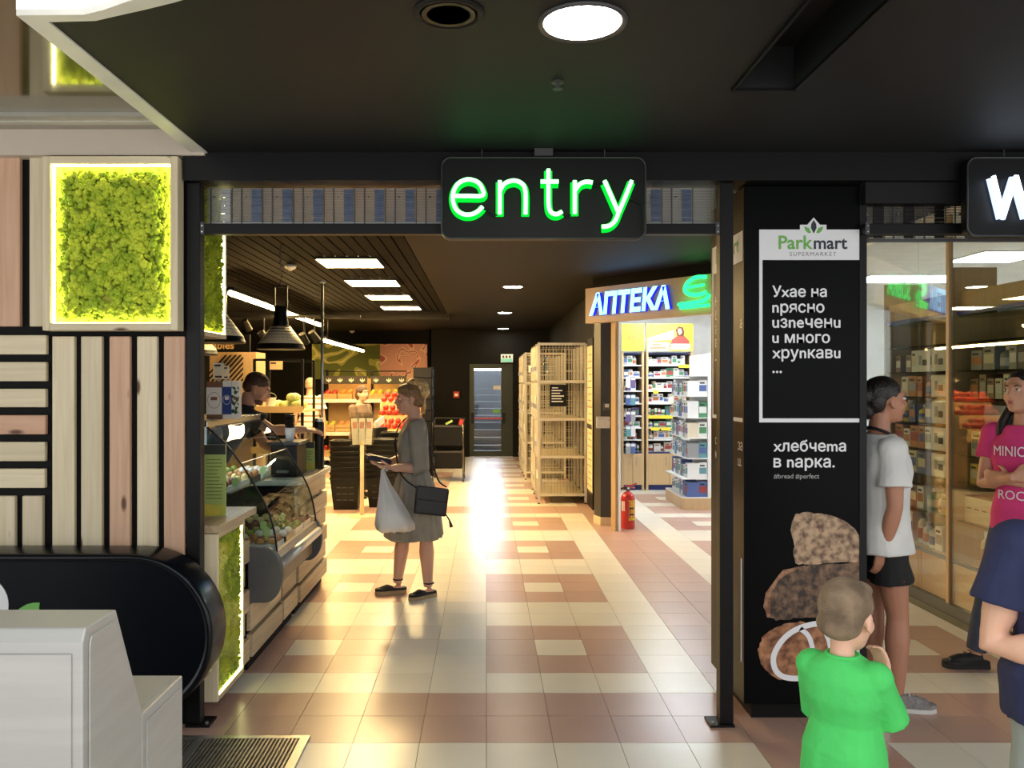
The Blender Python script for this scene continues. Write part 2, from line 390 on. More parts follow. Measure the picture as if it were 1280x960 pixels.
# roller grilles: thin wires with link columns
m_gril = M('grille_aluminium', (150, 152, 150), 0.4, metal=0.6, var=0.1)
m_grilb = M('grille_link_blue_grey', (84, 96, 118), 0.4, metal=0.6, var=0.2, scale=40)
def grille(px0, px1, label, z_top, z_bot, dim=False):
    x0, x1 = PX(px0, FY), PX(px1, FY)
    t = thing('roller_grille', label, 'grille', ((x0+x1)/2, 3.99, z_bot))
    wv = MB(); n = 22
    for i in range(n+1):
        z = z_bot+(z_top-z_bot)*(i+.3)/(n+.6); wv.box(x0, x1, 3.985, 3.991, z-.0016, z+.0016)
    wv.build('wire', m_dgrey if dim else m_gril, t, fix=False)['kind'] = 'stuff'
    x = x0+.07; k = 0
    while x < x1-.05:
        c = MB(); zz = z_bot+.012
        while zz < z_top-.012: c.box(x, x+.045, 3.978, 3.985, zz, zz+.017); zz += .0195
        c.build('link_column', m_bframe if dim else (m_gril if k == 0 else m_grilb), t, fix=False)['kind'] = 'stuff'
        for xa, xb in ((x-.052, x-.046), (x+.05, x+.054)): MB().box(xa, xb, 3.978, 3.984, z_bot, z_top).build('chain', m_dgrey, t, fix=False)
        MB().lathe([(.0,.0),(.006,.002),(.006,.01),(.0,.012)], (x-.03, 3.975, z_top-.05), 8).build('rivet', m_chrome, t)
        x += .1475; k += 1
    MB().box(x0, x1, 3.98, 3.995, z_bot-.006, z_bot+.008).build('bottom_rail', m_dgrey if dim else m_gril, t)
grille(251, 899, 'silver wire roller grille raised above the green entry sign opening', PZ(230, FY), PZ(276, FY))
grille(1083, 1470, 'dark wire roller grille raised beside the white neon sign', PZ(252, FY), PZ(297, FY), True)
struct(MB().box(PX(1082, FY), 3.3, 3.9, 3.97, PZ(254, FY), PZ(228, FY)).build('trim_3', m_black))

# ------------------------------------------------------------------ inner ceilings and walls
IZ = 2.80
m_ceil = M('corridor_ceiling', (31, 29, 27), 0.65, var=0.08, spec=.2)
ce = struct(MB().box(-.63, 1.45, 4.05, 18.5, IZ, IZ+.1).build('ceiling_corridor', m_ceil), 'dark taupe corridor ceiling')
MB().box(-5.5, -.63, 4.05, 6.62, IZ, IZ+.1).build('ceiling_field', m_ceil, ce)
MB().prism([(1.45, 4.05), (3.2, 4.05), (3.2, 7.0), (1.45, 9.2)], 'Z', IZ, IZ+.1).build('ceiling_field', m_ceil, ce)
sc_ = struct(MB().box(-5.5, -.63, 6.62, 19.3, IZ+.14, IZ+.2).build('ceiling_shop', M('shop_ceiling_dark', (8, 7, 7), 0.8, spec=.1)), 'dark slatted shop ceiling')
bl = MB().box(-.66, -.63, 6.62, 19, IZ-.0, IZ+.14).box(-5.5, -.63, 6.60, 6.63, IZ, IZ+.14); bl.build('recess_edge', m_ceil, sc_)
m_cs = M('ceiling_slat_dark', (11, 10, 9), 0.8, spec=.1, var=0.2, rnd=0.1)
csm = MB().box(-.047, .047, 0, 7.45, 0, .02).mesh('slat', m_cs)
i = 0; x = -.74
while x > -5.4:
    o = bpy.data.objects.new('slat', csm); COL.objects.link(o); o.location = (x, 6.66, IZ+.04); o.parent = sc_; x -= .11
MB().box(-5.5, -.63, 14.15, 14.45, IZ-.08, IZ+.14).build('cross_beam', m_ceil, sc_)
MB().box(-5.5, -.63, 14.45, 19.1, IZ+.02, IZ+.06).build('far_field', m_ceil, sc_)
struct(MB().box(-5.6, -5.5, 4.0, 24, 0, 3.1).build('wall_shop_side', m_blackw))
struct(MB().box(-5.5, -1.24, 19.2, 19.3, 0, 3.1).build('wall_shop_back', m_blackw))
# far wall with the glass exit door
DY = 18.3; dS = DY/F
dx0, dx1, dz1 = PX(587, DY), PX(641, DY), PZ(455, DY)
wf = struct(MB().box(-1.26, dx0, DY, DY+.12, 0, IZ+.05).box(dx1, 1.5, DY, DY+.12, 0, IZ+.05).box(dx0, dx1, DY, DY+.12, dz1, IZ+.05).build('wall_far', m_blackw), 'matt black wall at the end of the corridor')
struct(MB().box(-1.27, -1.22, DY, 19.2, 0, IZ+.05).build('wall_alcove', m_blackw))
struct(MB().box(1.38, 1.48, 9.7, DY+.1, 0, IZ+.05).build('wall_corridor_right', m_blackw), 'black corridor wall behind the mesh lockers')
d = struct(MB().box(dx0, dx0+.10, DY-.02, DY+.06, 0.01, dz1).box(dx1-.26, dx1, DY-.02, DY+.06, 0.01, dz1).box(dx0+.1, dx1-.26, DY-.02, DY+.06, dz1-.10, dz1).box(dx0+.1, dx1-.26, DY-.02, DY+.06, 0.01, .14).build('door_1', M('dark_green_door_frame', (40, 46, 34), 0.4)), 'glass exit door with dark green frame')
gx0, gx1 = dx0+.10, dx1-.26
MB().box(gx0, gx1, DY+.015, DY+.025, .14, dz1-.10).build('pane', glass('door_glass', (225, 232, 238), 0.02, 0.6), d)
MB().cyl((gx0-.03, DY-.07, PZ(523, DY)), (gx1+.06, DY-.07, PZ(523, DY)), .016, n=10).build('push_bar', M('red_push_bar', (196, 60, 60), 0.4), d)
for xx in (gx0-.03, gx1+.06): MB().box(xx-.035, xx+.035, DY-.1, DY-.02, PZ(529, DY), PZ(515, DY)).build('bar_bracket', m_bplastic, d)
st = MB().box(gx1-.17, gx1-.02, DY+.008, DY+.014, PZ(516, DY), PZ(512, DY)); st.build('sticker', M('green_sticker', (110, 180, 70), 0.5), d)
MB().box(gx1-.17, gx1-.01, DY+.008, DY+.014, PZ(487, DY), PZ(482, DY)).build('sticker', M('beige_sticker', (200, 195, 180), 0.5), d)
# stairwell behind the door
m_stair = M('stair_concrete', (120, 124, 132), 0.5)
stw = struct(MB().box(-1.0, 1.6, DY+.13, DY+8, -.1, 0).build('floor_stairwell', m_stair))
stp = None
for i in range(12):
    MB().box(-.9, 1.2, DY+1.2+i*.30, DY+1.5+i*.30, 0, .165*(i+1)).build('step', M('stair_step', (96, 98, 103), 0.5), stw)
struct(MB().box(-1.1, -.95, DY+.12, DY+8, 0, 4.2).box(1.25, 1.4, DY+.12, DY+8, 0, 4.2).build('wall_stairwell', m_white))
struct(MB().box(-1.1, 1.4, DY+.12, DY+8, 4.2, 4.3).build('ceiling_stairwell', m_white))
struct(MB().box(-.95, 1.25, DY+5.2, DY+5.25, 1.98, 4.15).build('window_1', E('daylight_window', (248, 250, 255), 24.0)), 'bright daylight window at the top of the stairs')
# ------------------------------------------------------------------ moss pictures with warm edge lighting
m_led = E('warm_led_strip', (255, 246, 180), 13.0)
m_moss = M('reindeer_moss', (208, 222, 64), 0.9, col2=(150, 178, 40), scale=14, bump=0.9, bscale=120)
m_mossb = M('moss_backing', (226, 224, 96), 0.9, col2=(206, 210, 80), scale=30, bump=0.5, bscale=200)
def moss(n, uu, vv, put, seed, rmin=.009, rmax=.022, marg=.038, depth=1.0):
    rg = random.Random(seed); b = MB()
    for i in range(n):
        u = rg.uniform(0, uu); v = rg.uniform(0, vv); e = min(u, uu-u, v, vv-v)
        if e < marg and rg.random() > (e/marg)**1.5+.05: continue
        r = rg.uniform(rmin, rmax)*(.55+.45*min(1, e/(marg*2))); h = rg.uniform(.0, .034)*depth*min(1, e/marg/1.5)
        for q in range(2):
            du, dv, dh = rg.uniform(-r, r)*.8, rg.uniform(-r, r)*.8, rg.uniform(-.2, .6)*r
            c = put(min(max(u+du, r), uu-r), min(max(v+dv, r), vv-r), h+dh); rr = r*rg.uniform(.55, 1)
            b.ell(c, (rr*rg.uniform(.8,1.1), rr*rg.uniform(.8,1.1), rr*rg.uniform(.8,1.1)), 7, 5)
    return b
mp_ = thing('moss_picture', 'square backlit green moss picture in pine frame on slatted wall', 'moss picture', (PX(138, 3.82), 3.92, PZ(413, 3.82)))
fx0, fx1, fz0, fz1 = PX(53, 3.82), PX(222, 3.82), PZ(413, 3.82), PZ(195, 3.82); bw = .034
for nm, bx in (('x', (fx0, fx0+bw, fz0, fz1)), ('x', (fx1-bw, fx1, fz0, fz1)), ('z', (fx0+bw, fx1-bw, fz0, fz0+bw)), ('z', (fx0+bw, fx1-bw, fz1-bw, fz1))):
    MB().box(bx[0], bx[1], 3.82, 3.897, bx[2], bx[3]).build('frame_board', w_pale if nm == 'x' else w_paleH, mp_, bevel=.002, seg=1)
ix0, ix1, iz0, iz1 = fx0+bw, fx1-bw, fz0+bw, fz1-bw
MB().box(ix0, ix1, 3.885, 3.897, iz0, iz1).build('backing', m_mossb, mp_)
moss(2100, ix1-ix0, iz1-iz0, lambda u, v, h: (ix0+u, 3.884-h, iz0+v), 3).build('moss', m_moss, mp_, smooth=True, fix=False)['kind'] = 'stuff'
for bx in ((ix0, ix0+.004, iz0, iz1), (ix1-.004, ix1, iz0, iz1), (ix0, ix1, iz0, iz0+.004), (ix0, ix1, iz1-.004, iz1)):
    MB().box(bx[0], bx[1], 3.845, 3.862, bx[2], bx[3]).build('light_strip', m_led, mp_)
# lit moss boxes on the pillar behind the post, facing across the entrance
def side_box(name, label, y0, y1, z0, z1, n, seed, X=-1.297):
    b = .022; xb = X-.15
    t = thing(name, label, 'moss picture', (X-.07, (y0+y1)/2, z0))
    MB().box(xb, X, y0, y0+b, z0, z1).build('frame_board', w_pale, t, bevel=.002, seg=1)
    MB().box(xb, X, y1-b*.6, y1, z0, z1).build('frame_board', w_pale, t, bevel=.002, seg=1)
    MB().box(xb, X, y0+b, y1-b*.6, z0, z0+b).build('frame_board', w_paleY, t); MB().box(xb, X, y0+b, y1-b*.6, z1-b, z1).build('frame_board', w_paleY, t)
    Y0_, Y1_, Z0_, Z1_ = y0+b, y1-b*.6, z0+b, z1-b
    MB().box(X-.036, X-.026, Y0_, Y1_, Z0_, Z1_).build('backing', m_mossb, t)
    moss(n, Y1_-Y0_, Z1_-Z0_, lambda u, v, h: (X-.024+h, Y0_+u, Z0_+v), seed, rmin=.006, rmax=.013, marg=.012, depth=.3).build('moss', m_moss, t, smooth=True, fix=False)['kind'] = 'stuff'
    MB().box(X-.02, X-.006, Y1_-.012, Y1_, Z0_, Z1_).build('light_strip', m_led, t)
    MB().box(X-.02, X-.006, Y0_, Y1_, Z0_, Z0_+.004).build('light_strip', m_led, t)
    MB().box(X-.004, X-.001, Y0_, Y1_, Z0_, Z1_).build('cover_glass', glass('clear_cover', (248, 248, 240), 0.01, 0.5), t)
    return t
side_box('moss_light_box', 'tall backlit moss box in pine frame low beside the counter', 4.0, 4.435, .073, .884, 1900, 5)
side_box('moss_light_box', 'narrow backlit moss box in pine frame hung high behind the post', 4.0, 4.45, 1.85, 2.64, 1900, 6, -1.395)

# ------------------------------------------------------------------ black rounded sign, steel cabinet, floor mat
ry = 3.66; rS = ry/F; rt, rb, rx = PZ(693, ry), .12, PX(265, ry); R = (rt-rb)/2; cx_ = rx-R; cz_ = rb+R
def stad(r, x_l): return [(x_l, cz_-r)]+[(cx_+r*math.cos(-PI/2+PI*i/24), cz_+r*math.sin(-PI/2+PI*i/24)) for i in range(25)]+[(x_l, cz_+r)]
sg = thing('rounded_counter', 'black glossy counter with rounded end and leaf logo below the slats', 'counter', (-2.4, 3.77, 0))
m_navy = M('blue_black_gloss', (9, 13, 20), 0.35, var=0.15, spec=.12)
MB().prism(stad(R-.035, -4.4), 'Y', ry+.012, 3.86).build('front_panel', m_navy, sg)
rim = MB(); o1 = stad(R, -4.4); o2 = stad(R-.028, -4.4); o3 = stad(R-.036, -4.4)
rings = [[(p[0], 3.86, p[1]) for p in o1], [(p[0], ry+.02, p[1]) for p in o1], [(p[0], ry+.004, p[1]) for p in stad(R-.006, -4.4)], [(p[0], ry, p[1]) for p in stad(R-.016, -4.4)], [(p[0], ry+.003, p[1]) for p in o2], [(p[0], ry+.013, p[1]) for p in o3]]
rim.loft(rings, closed_ring=False, cap=False); rim.build('rim', M('blue_black_rim', (11, 15, 23), 0.22, var=0.1, spec=.3), sg, smooth=True, fix=False)
MB().box(-4.3, -1.95, 3.70, 3.86, 0, rb+.01).build('plinth', m_blackw, sg)
m_print = M('white_print', (228, 230, 234), 0.5, var=0.03); m_lgreen = M('leaf_green_print', (110, 178, 84), 0.5, var=0.05)
circ = [(PX(-29+38*math.cos(a), ry), PZ(757+38*math.sin(a), ry)) for a in [2*PI*i/40 for i in range(40)]]
MB().prism(circ, 'Y', ry+.008, ry+.013).build('logo_disc', m_print, sg)
leaf = [(PX(x, ry), PZ(y, ry)) for x, y in [(48,754),(47,766),(42,775),(32,784),(18,788),(14,782),(16,772),(22,762),(32,756),(41,754)]]
MB().prism(leaf, 'Y', ry+.008, ry+.013).build('logo_leaf', m_lgreen, sg)

m_cabs = M('cabinet_steel', (184, 184, 181), 0.42, metal=0.35, var=0.08, scale=3, stretch=(1, 1, 12))
X = -.92
cab = thing('steel_cabinet', 'brushed steel cabinet with sloping back and lower shelf before the black counter', 'cabinet', (-1.4, 2.2, 0))
prof = [(1.89, 0.002), (1.89, 1.02), (1.905, 1.05), (2.06, 1.05), (2.215, .735), (2.215, .002)]
MB().prism(prof, 'X', -2.2, X).build('upper_body', m_cabs, cab, bevel=.004)
MB().box(-2.2, X, 2.216, 2.51, .002, .728).build('lower_body', m_cabs, cab, bevel=.004)
ins = [(1.915, .62), (1.915, 1.012), (2.05, 1.03), (2.175, .765), (2.175, .74)]
MB().prism([(1.915, .12), (1.915, 1.005), (1.925, 1.026), (2.045, 1.026), (2.185, .735), (2.185, .12)], 'X', X, X+.004).build('side_panel', m_cabs, cab, bevel=.002, seg=1)
MB().box(-2.18, X-.025, 1.885, 1.89, .04, .995).build('front_door', m_cabs, cab, bevel=.002, seg=1)
MB().box(-2.18, X-.02, 2.235, 2.495, .728, .732).build('shelf_plate', m_cabs, cab)
MB().box(X, X+.003, 2.24, 2.49, .1, .70).build('lower_panel', m_cabs, cab, bevel=.002, seg=1)

mat_ = thing('entrance_mat', 'ribbed aluminium entrance mat set beside the steel cabinet', 'mat', (-1.3, 3.3, 0))
mx1 = -.80; my1 = 3.765; my0 = 2.55
MB().box(-1.9, mx1, my1-.03, my1, .0005, .014).box(mx1-.04, mx1, my0, my1-.03, .0005, .014).build('edge_profile', m_steel, mat_)
MB().box(-1.9, mx1-.04, my0, my1-.03, .0005, .006).build('base', M('mat_rubber', (60, 58, 56), 0.8), mat_)
rb_ = MB(); x = -1.89
while x < mx1-.05:
    y = my0
    rb_.box(x, x+.009, my0, my1-.03, .006, .013); x += .0175
rb_.build('rib', M('mat_rib_aluminium', (150, 142, 132), 0.4, metal=0.6, var=0.25, scale=30), mat_, fix=False)['kind'] = 'stuff'
MB().box(-1.30, -1.27, my0, my1-.03, .006, .015).build('joint_strip', m_steel, mat_)

# ------------------------------------------------------------------ neon signs
def rrect(x0, x1, z0, z1, r, n=6):
    pts = []
    for cx0, cz0, a0 in ((x1-r, z0+r, -PI/2), (x1-r, z1-r, 0), (x0+r, z1-r, PI/2), (x0+r, z0+r, PI)):
        for i in range(n+1): a = a0+PI/2*i/n; pts.append((cx0+r*math.cos(a), cz0+r*math.sin(a)))
    return pts
def smooth_path(pts, n=5):
    if len(pts) < 3: return pts
    P_ = [Vector(p) for p in pts]; out = []
    for i in range(len(P_)-1):
        p0 = P_[max(i-1, 0)]; p1 = P_[i]; p2 = P_[i+1]; p3 = P_[min(i+2, len(P_)-1)]
        for k in range(n):
            t = k/n; out.append(0.5*((2*p1)+(-p0+p2)*t+(2*p0-5*p1+4*p2-p3)*t*t+(-p0+3*p1-3*p2+p3)*t**3))
    out.append(P_[-1]); return out
sy = 3.80
def neon(label, px0, px1, py0, py1, letters, ccore, cback):
    t = thing('neon_sign', label, 'sign', ((PX(px0, sy)+PX(px1, sy))/2, sy+.03, PZ(py1, sy)))
    pl = rrect(PX(px0, sy), PX(px1, sy), PZ(py1, sy), PZ(py0, sy), .045)
    bk = MB().prism(pl, 'Y', sy, sy+.045).build('panel', M('sign_panel_black', (11, 11, 12), 0.45, spec=.25), t)
    lp = [Vector((x, sy-.002, z)) for x, z in rrect(PX(px0, sy)+.004, PX(px1, sy)-.004, PZ(py1, sy)+.004, PZ(py0, sy)-.004, .042)]
    MB().tube(lp, .004, 6, closed=True).build('edge_trim', M('sign_edge_grey', (70, 72, 72), 0.3, metal=0.6), bk, smooth=True)
    for nm, paths in letters:
        for p in paths:
            q = smooth_path([P(x, y, sy) for x, y in p])
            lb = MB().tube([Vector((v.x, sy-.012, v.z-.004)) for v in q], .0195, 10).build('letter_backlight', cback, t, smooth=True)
            MB().tube([Vector((v.x*.998, sy-.040, v.z)) for v in q], .0095, 10).build('letter_tube', ccore, lb, smooth=True)
    for fx in (.2, .8):
        xx = PX(px0, sy)+(PX(px1, sy)-PX(px0, sy))*fx
        MB().cyl((xx, sy+.02, PZ(py0, sy)-.005), (xx, sy+.02, CZ), .0025, n=6).build('hanger', m_dgrey, t)
    return t
def cr(l, ox=540, oy=150, s=.2969): return [(ox+x*s, oy+y*s) for x, y in l]
L_entry = [('e', [cr([(98,328),(150,328),(213,326),(211,296),(192,270),(152,259),(113,275),(92,310),(90,350),(104,385),(134,404),(168,404),(196,390),(213,372)])]),
 ('n', [cr([(285,264),(285,404)]), cr([(286,306),(306,276),(345,264),(379,278),(392,312),(392,404)])]),
 ('t', [cr([(488,216),(488,300),(489,365),(498,395),(522,404),(545,393)]), cr([(456,268),(530,268)])]),
 ('r', [cr([(598,264),(598,402)]), cr([(599,306),(618,280),(645,269),(672,272)])]),
 ('y', [cr([(722,264),(778,392)]), cr([(836,264),(808,334),(782,395),(766,432),(742,452),(712,456)])])]
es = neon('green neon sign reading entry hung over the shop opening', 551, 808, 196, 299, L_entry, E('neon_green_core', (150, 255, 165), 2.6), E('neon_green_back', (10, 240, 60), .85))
for p in ([(215,372),(245,388),(275,402)], [(548,398),(570,402),(585,400)], [(676,273),(700,275),(720,268)], [(836,330),(880,350),(893,380),(893,470)]):
    MB().tube(smooth_path([P(x, y, sy-.03) for x, y in cr(p)]), .004, 6).build('cable', m_bplastic, es, smooth=True)
MB().box(PX(668, sy), PX(691, sy), sy-.01, sy+.05, PZ(195, sy), PZ(186, sy)).build('power_box', m_dgrey, es)
def cw(l): return [(1070+x*.3541, 180+y*.3541) for x, y in l]
L_w = [('w', [cw([(470,120),(505,262)]), cw([(505,262),(550,120)]), cw([(550,120),(590,262)]), cw([(590,262),(640,120)])])]
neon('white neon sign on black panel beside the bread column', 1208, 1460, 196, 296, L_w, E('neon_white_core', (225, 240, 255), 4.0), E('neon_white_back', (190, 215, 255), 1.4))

# ------------------------------------------------------------------ ceiling downlights and canopy fittings
m_dl = E('downlight_face', (255, 246, 226), 26.0)
def downlight(x, y, z, dia, label, mat=m_dl, group=None, ring=m_dgrey):
    t = thing('downlight', label, 'ceiling light', (x, y, z-.012), group)
    MB().lathe([(dia*.5, -.004), (dia*.56, -.012), (dia*.58, -.002), (dia*.58, 0)], (x, y, z), 28).build('ring', ring, t, smooth=True)
    MB().lathe([(0, -.008), (dia*.49, -.008), (dia*.5, -.004), (dia*.5, -.001)], (x, y, z), 28).build('diffuser', mat, t)
downlight(PX(728, 2.47), 2.47, CZ, .232, 'round lit downlight in the black canopy ceiling')
m_dl2 = E('corridor_light_face', (255, 238, 208), 80.0)
for px, py in ((641, 358), (631, 390.5), (629, 410.5)):
    Y = F*(IZ-EYE)/(CY-py)
    downlight(PX(px, Y), Y, IZ, .23, {358: 'round corridor downlight before the neon pharmacy sign', 390.5: 'middle round corridor downlight above the mesh lockers', 410.5: 'round corridor downlight near the glass exit door'}[py], m_dl2, 'round downlights along the corridor')
t = thing('ceiling_speaker', 'round black speaker grille in the canopy ceiling', 'speaker', (-.11, 2.41, CZ-.012))
MB().lathe([(.105, 0), (.105, -.006), (.088, -.010), (.084, -.004)], (-.11, 2.41, CZ), 28).build('ring', m_black, t, smooth=True)
g = MB()
for r in (.015, .03, .045, .06, .075): g.lathe([(r-.004, -.008), (r+.004, -.008), (r+.004, -.004), (r-.004, -.004)], (-.11, 2.41, CZ), 20)
g.build('grille', m_bplastic, t, fix=False)
MB().lathe([(0, -.004), (.086, -.004), (.086, -.001)], (-.11, 2.41, CZ), 24).build('cone', m_blackw, t)
t = thing('sprinkler_head', 'small dark sprinkler head in the canopy ceiling', 'sprinkler', (PX(697, 2.96), 2.96, CZ-.03))
MB().lathe([(.022, 0), (.022, -.005), (.007, -.007), (.007, -.022), (.018, -.025), (.018, -.028)], (PX(697, 2.96), 2.96, CZ), 12).build('body', m_dgrey, t)

# ------------------------------------------------------------------ printed bread column
qy = 3.95; qx0, qx1, qz0, qz1 = PX(930, qy), PX(1082, qy), PZ(880, qy), PZ(232, qy); qyb = 4.53
colm = thing('advertising_column', 'black square advertising column printed with bread loaves', 'column', ((qx0+qx1)/2, (qy+qyb)/2, 0))
m_colm = M('column_laminate', (5, 6, 7), 0.36, var=0.1, spec=.08)
MB().box(qx0, qx1, qy, qyb, qz0, qz1).build('body', m_colm, colm, bevel=.004)
MB().box(qx0+.05, qx1-.05, qy+.05, qyb-.05, 0.001, qz0).build('plinth', m_blackw, colm)
MB().box(qx1-.03, qx1+.004, qy-.004, qy+.01, qz0+.01, qz1-.006).build('corner_trim', m_bframe, colm)
def q(px, py): return (PX(px, qy), PZ(py, qy))
def dec(name, pts, mat, parent=colm, k=1): return MB().prism([q(*p) for p in pts], 'Y', qy-.0010*k, qy-.0002).build(name, mat, parent)
pr = dec('printed_frame', [(949,287),(1000,287),(1000,281),(1009,281),(1017,272),(1025,281),(1033,281),(1033,287),(1078,287),(1078,325),(953,325),(953,523),(1078,523),(1078,528),(949,528)], m_print)
m_dprint = M('dark_print', (40, 48, 60), 0.5)
def tx(body, x0, x1, yb, mat, parent=pr, bold=0.0, k=2, space=1.0):
    return text('lettering', body, mat, parent, (PX(x0, qy), qy-.0008*k, PZ(yb, qy)), (1,0,0), (0,0,1), width=(x1-x0)*qy/F, bold=bold, depth=.0004, space=space, fat=.0013 if mat is m_print else 0)
tx('Park', 973, 1016, 311, m_lgreen, bold=.02); tx('mart', 1017, 1059, 311, m_dprint, bold=.02)
tx('SUPERMARKET', 987, 1045, 320, M('grey_print', (130, 132, 134), 0.5), space=1.3)
dec('logo_leaf', [(1017,275),(1020,280),(1020.5,285),(1017,292),(1013.5,285),(1014,280)], m_dprint, pr, 2)
dec('logo_leaf', [(1005,283),(1011,285),(1014,291),(1010,291.5),(1006.5,288)], m_lgreen, pr, 2)
dec('logo_leaf', [(1029,283),(1023,285),(1020,291),(1024,291.5),(1027.5,288)], m_lgreen, pr, 2)
for body, x1, yb in (('Уxае на', 1033, 371), ('nрясно', 1030, 390.5), ('uзneченu', 1050, 409.5), ('u много', 1037, 428.5), ('xруnкавu', 1050, 447.5), ('...', 977, 466)):
    tx(body, 965.5, x1, yb, m_print)
tx('xлебчеmа', 967, 1057, 564, m_print); tx('в nарка.', 967, 1043, 584, m_print); tx('#bread #perfect', 967, 1024, 598, M('grey_print2', (170, 170, 172), 0.5))
def bpts(l): return [(930+x*.25, 620+y*.25) for x, y in l]
def jag(l, n=4, a=4, seed=1):
    r = random.Random(seed); out = []
    for i in range(len(l)):
        p, p2 = l[i], l[(i+1) % len(l)]
        for k in range(n): t_ = k/n; out.append((min(600, p[0]+(p2[0]-p[0])*t_+r.uniform(-a, a)), p[1]+(p2[1]-p[1])*t_+r.uniform(-a, a)))
    return out
m_crumb = M('printed_crumb', (186, 156, 126), 0.5, col2=(96, 72, 54), scale=34, ramp=(.34, .62)); m_rye = M('printed_rye', (132, 102, 78), 0.5, col2=(50, 37, 30), scale=30, ramp=(.38, .70)); m_crust = M('printed_crust', (186, 132, 92), 0.5, col2=(92, 50, 30), scale=24, ramp=(.34, .70))
m_cr2 = M('printed_crust_edge', (176, 132, 100), 0.5, col2=(110, 72, 48), scale=30)
dec('printed_loaf', bpts(jag([(250,95),(300,80),(370,86),(470,106),(540,150),(585,210),(598,260),(596,330),(480,333),(330,343),(256,340),(246,300),(252,240),(236,170)], seed=2)), m_crumb)
dec('printed_loaf', bpts(jag([(275,352),(330,347),(480,338),(598,334),(599,440),(599,560),(480,605),(370,606),(250,612),(160,622),(115,605),(98,550),(110,480),(160,410),(200,372)], seed=3)), m_rye)
dec('printed_crust_edge', bpts(jag([(275,352),(250,372),(205,395),(165,430),(140,480),(128,540),(130,600),(115,605),(98,550),(110,480),(160,410),(200,372)], n=2, seed=5)), m_cr2, k=2)
dec('printed_loaf', bpts(jag([(200,642),(280,627),(330,640),(430,648),(520,690),(560,780),(540,870),(430,895),(330,900),(180,920),(130,890),(85,840),(70,770),(90,710),(140,665)], seed=4)), m_crust)
def stroke(name, pts, wd, k=3):
    pts = [Vector((x, y, 0)) for x, y in bpts(pts)]; pts = smooth_path(pts, 6); L_ = []; R_ = []
    for i, p in enumerate(pts):
        a = pts[max(i-1,0)]; b = pts[min(i+1,len(pts)-1)]; t_ = (b-a).normalized(); nrm = Vector((-t_.y, t_.x, 0))*wd/2
        L_.append(p+nrm); R_.append(p-nrm)
    b = MB(); n = len(pts)
    vs = []
    for a_, c_ in zip(L_, R_):
        for v in (a_, c_): x, z = q(v.x, v.y); vs.append((x, qy-.0010*k, z))
    b._add(vs, [(2*i, 2*i+1, 2*i+3, 2*i+2) for i in range(n-1)]); return b.build(name, m_print, colm, fix=False)
stroke('printed_outline', [(560,908),(440,909),(330,909),(230,910),(175,890),(148,845),(152,785),(200,710),(275,660),(380,636),(470,650),(550,720),(580,810),(575,890),(560,908)], 7)
stroke('printed_outline', [(280,662),(318,695),(338,745),(345,800)], 6)
stroke('printed_outline', [(385,640),(410,690),(428,740),(432,800)], 6)
# print on the side of the column that faces the entrance
def qs(Y, Z): return (qx0-.0012, Y, Z)
sp = MB().prism([(qyb-.03, PZ(287,qy)), (qyb-.03, PZ(528,qy)), (qy+.02, PZ(528,qy)), (qy+.02, PZ(523,qy)), (qyb-.048, PZ(523,qy)), (qyb-.048, PZ(325,qy)), (qy+.02, PZ(325,qy)), (qy+.02, PZ(287,qy))], 'X', qx0-.001, qx0-.0002).build('printed_frame', m_print, colm)
def ts(body, y_start, wdt, py, mat=m_print, bold=0):
    text('lettering', body, mat, sp, (qx0-.0014, y_start, PZ(py, qy)), (0,-1,0), (0,0,1), width=wdt, bold=bold, depth=.0004)
ts('Parkmart', qyb-.1, .40, 311, m_lgreen, .02)
for body, wdt, py in (('На', .08, 371), ('бял', .12, 390.5), ('ал', .08, 409.5), ('в', .035, 428.5), ('...', .05, 447.5)): ts(body, qyb-.09, wdt, py)
ts('а', qy+.06, .035, 409.5); ts('за', qy+.09, .07, 564); ts('ш.', qy+.09, .06, 584); ts('ок', qyb-.09, .07, 564); ts('ка', qyb-.09, .07, 584)
lo = MB().tube([Vector(qs(qy+.035, PZ(y, qy))) for y in (700, 780, 830)], .004, 6); lo.build('printed_outline', m_print, colm)
# ------------------------------------------------------------------ shop lights
m_panel = E('warm_panel_face', (255, 218, 150), 70.0)
for i, (px, py) in enumerate(((432.5, 328), (462.5, 353), (484.5, 371), (499.5, 384.5))):
    Y = F*(IZ+.03-EYE)/(CY-py); X = -1.36
    t = thing('panel_light', 'square ceiling light panel in the dark slatted ceiling, %s from the entrance' % ('first', 'second', 'third', 'fourth')[i], 'ceiling light', (X, Y, IZ+.02), 'square panels in the shop ceiling')
    fr = MB().box(X-.31, X-.295, Y-.31, Y+.31, IZ+.015, IZ+.04).box(X+.295, X+.31, Y-.31, Y+.31, IZ+.015, IZ+.04).box(X-.295, X+.295, Y-.31, Y-.295, IZ+.015, IZ+.04).box(X-.295, X+.295, Y+.295, Y+.31, IZ+.015, IZ+.04); fr.build('frame', m_dgrey, t)
    MB().box(X-.295, X+.295, Y-.295, Y+.295, IZ+.02, IZ+.038).build('diffuser', m_panel, t)
m_tube = E('warm_tube_face', (255, 208, 130), 100.0)
def linear(x, y0, y1, z, label):
    t = thing('linear_light', label, 'ceiling light', (x, (y0+y1)/2, z), 'linear lights over the produce')
    MB().prism([(x-.05, z+.03), (x+.05, z+.03), (x+.03, z+.08), (x-.03, z+.08)], 'Y', y0, y1).build('housing', m_bframe, t)
    MB().tube([(x, y0, z+.015), (x, y1, z+.015)], .03, 10).build('tube', m_tube, t, smooth=True)
    for y in (y0+.3, y1-.3): MB().cyl((x, y, z+.08), (x, y, IZ+.14), .004, n=6).build('cord', m_bplastic, t)
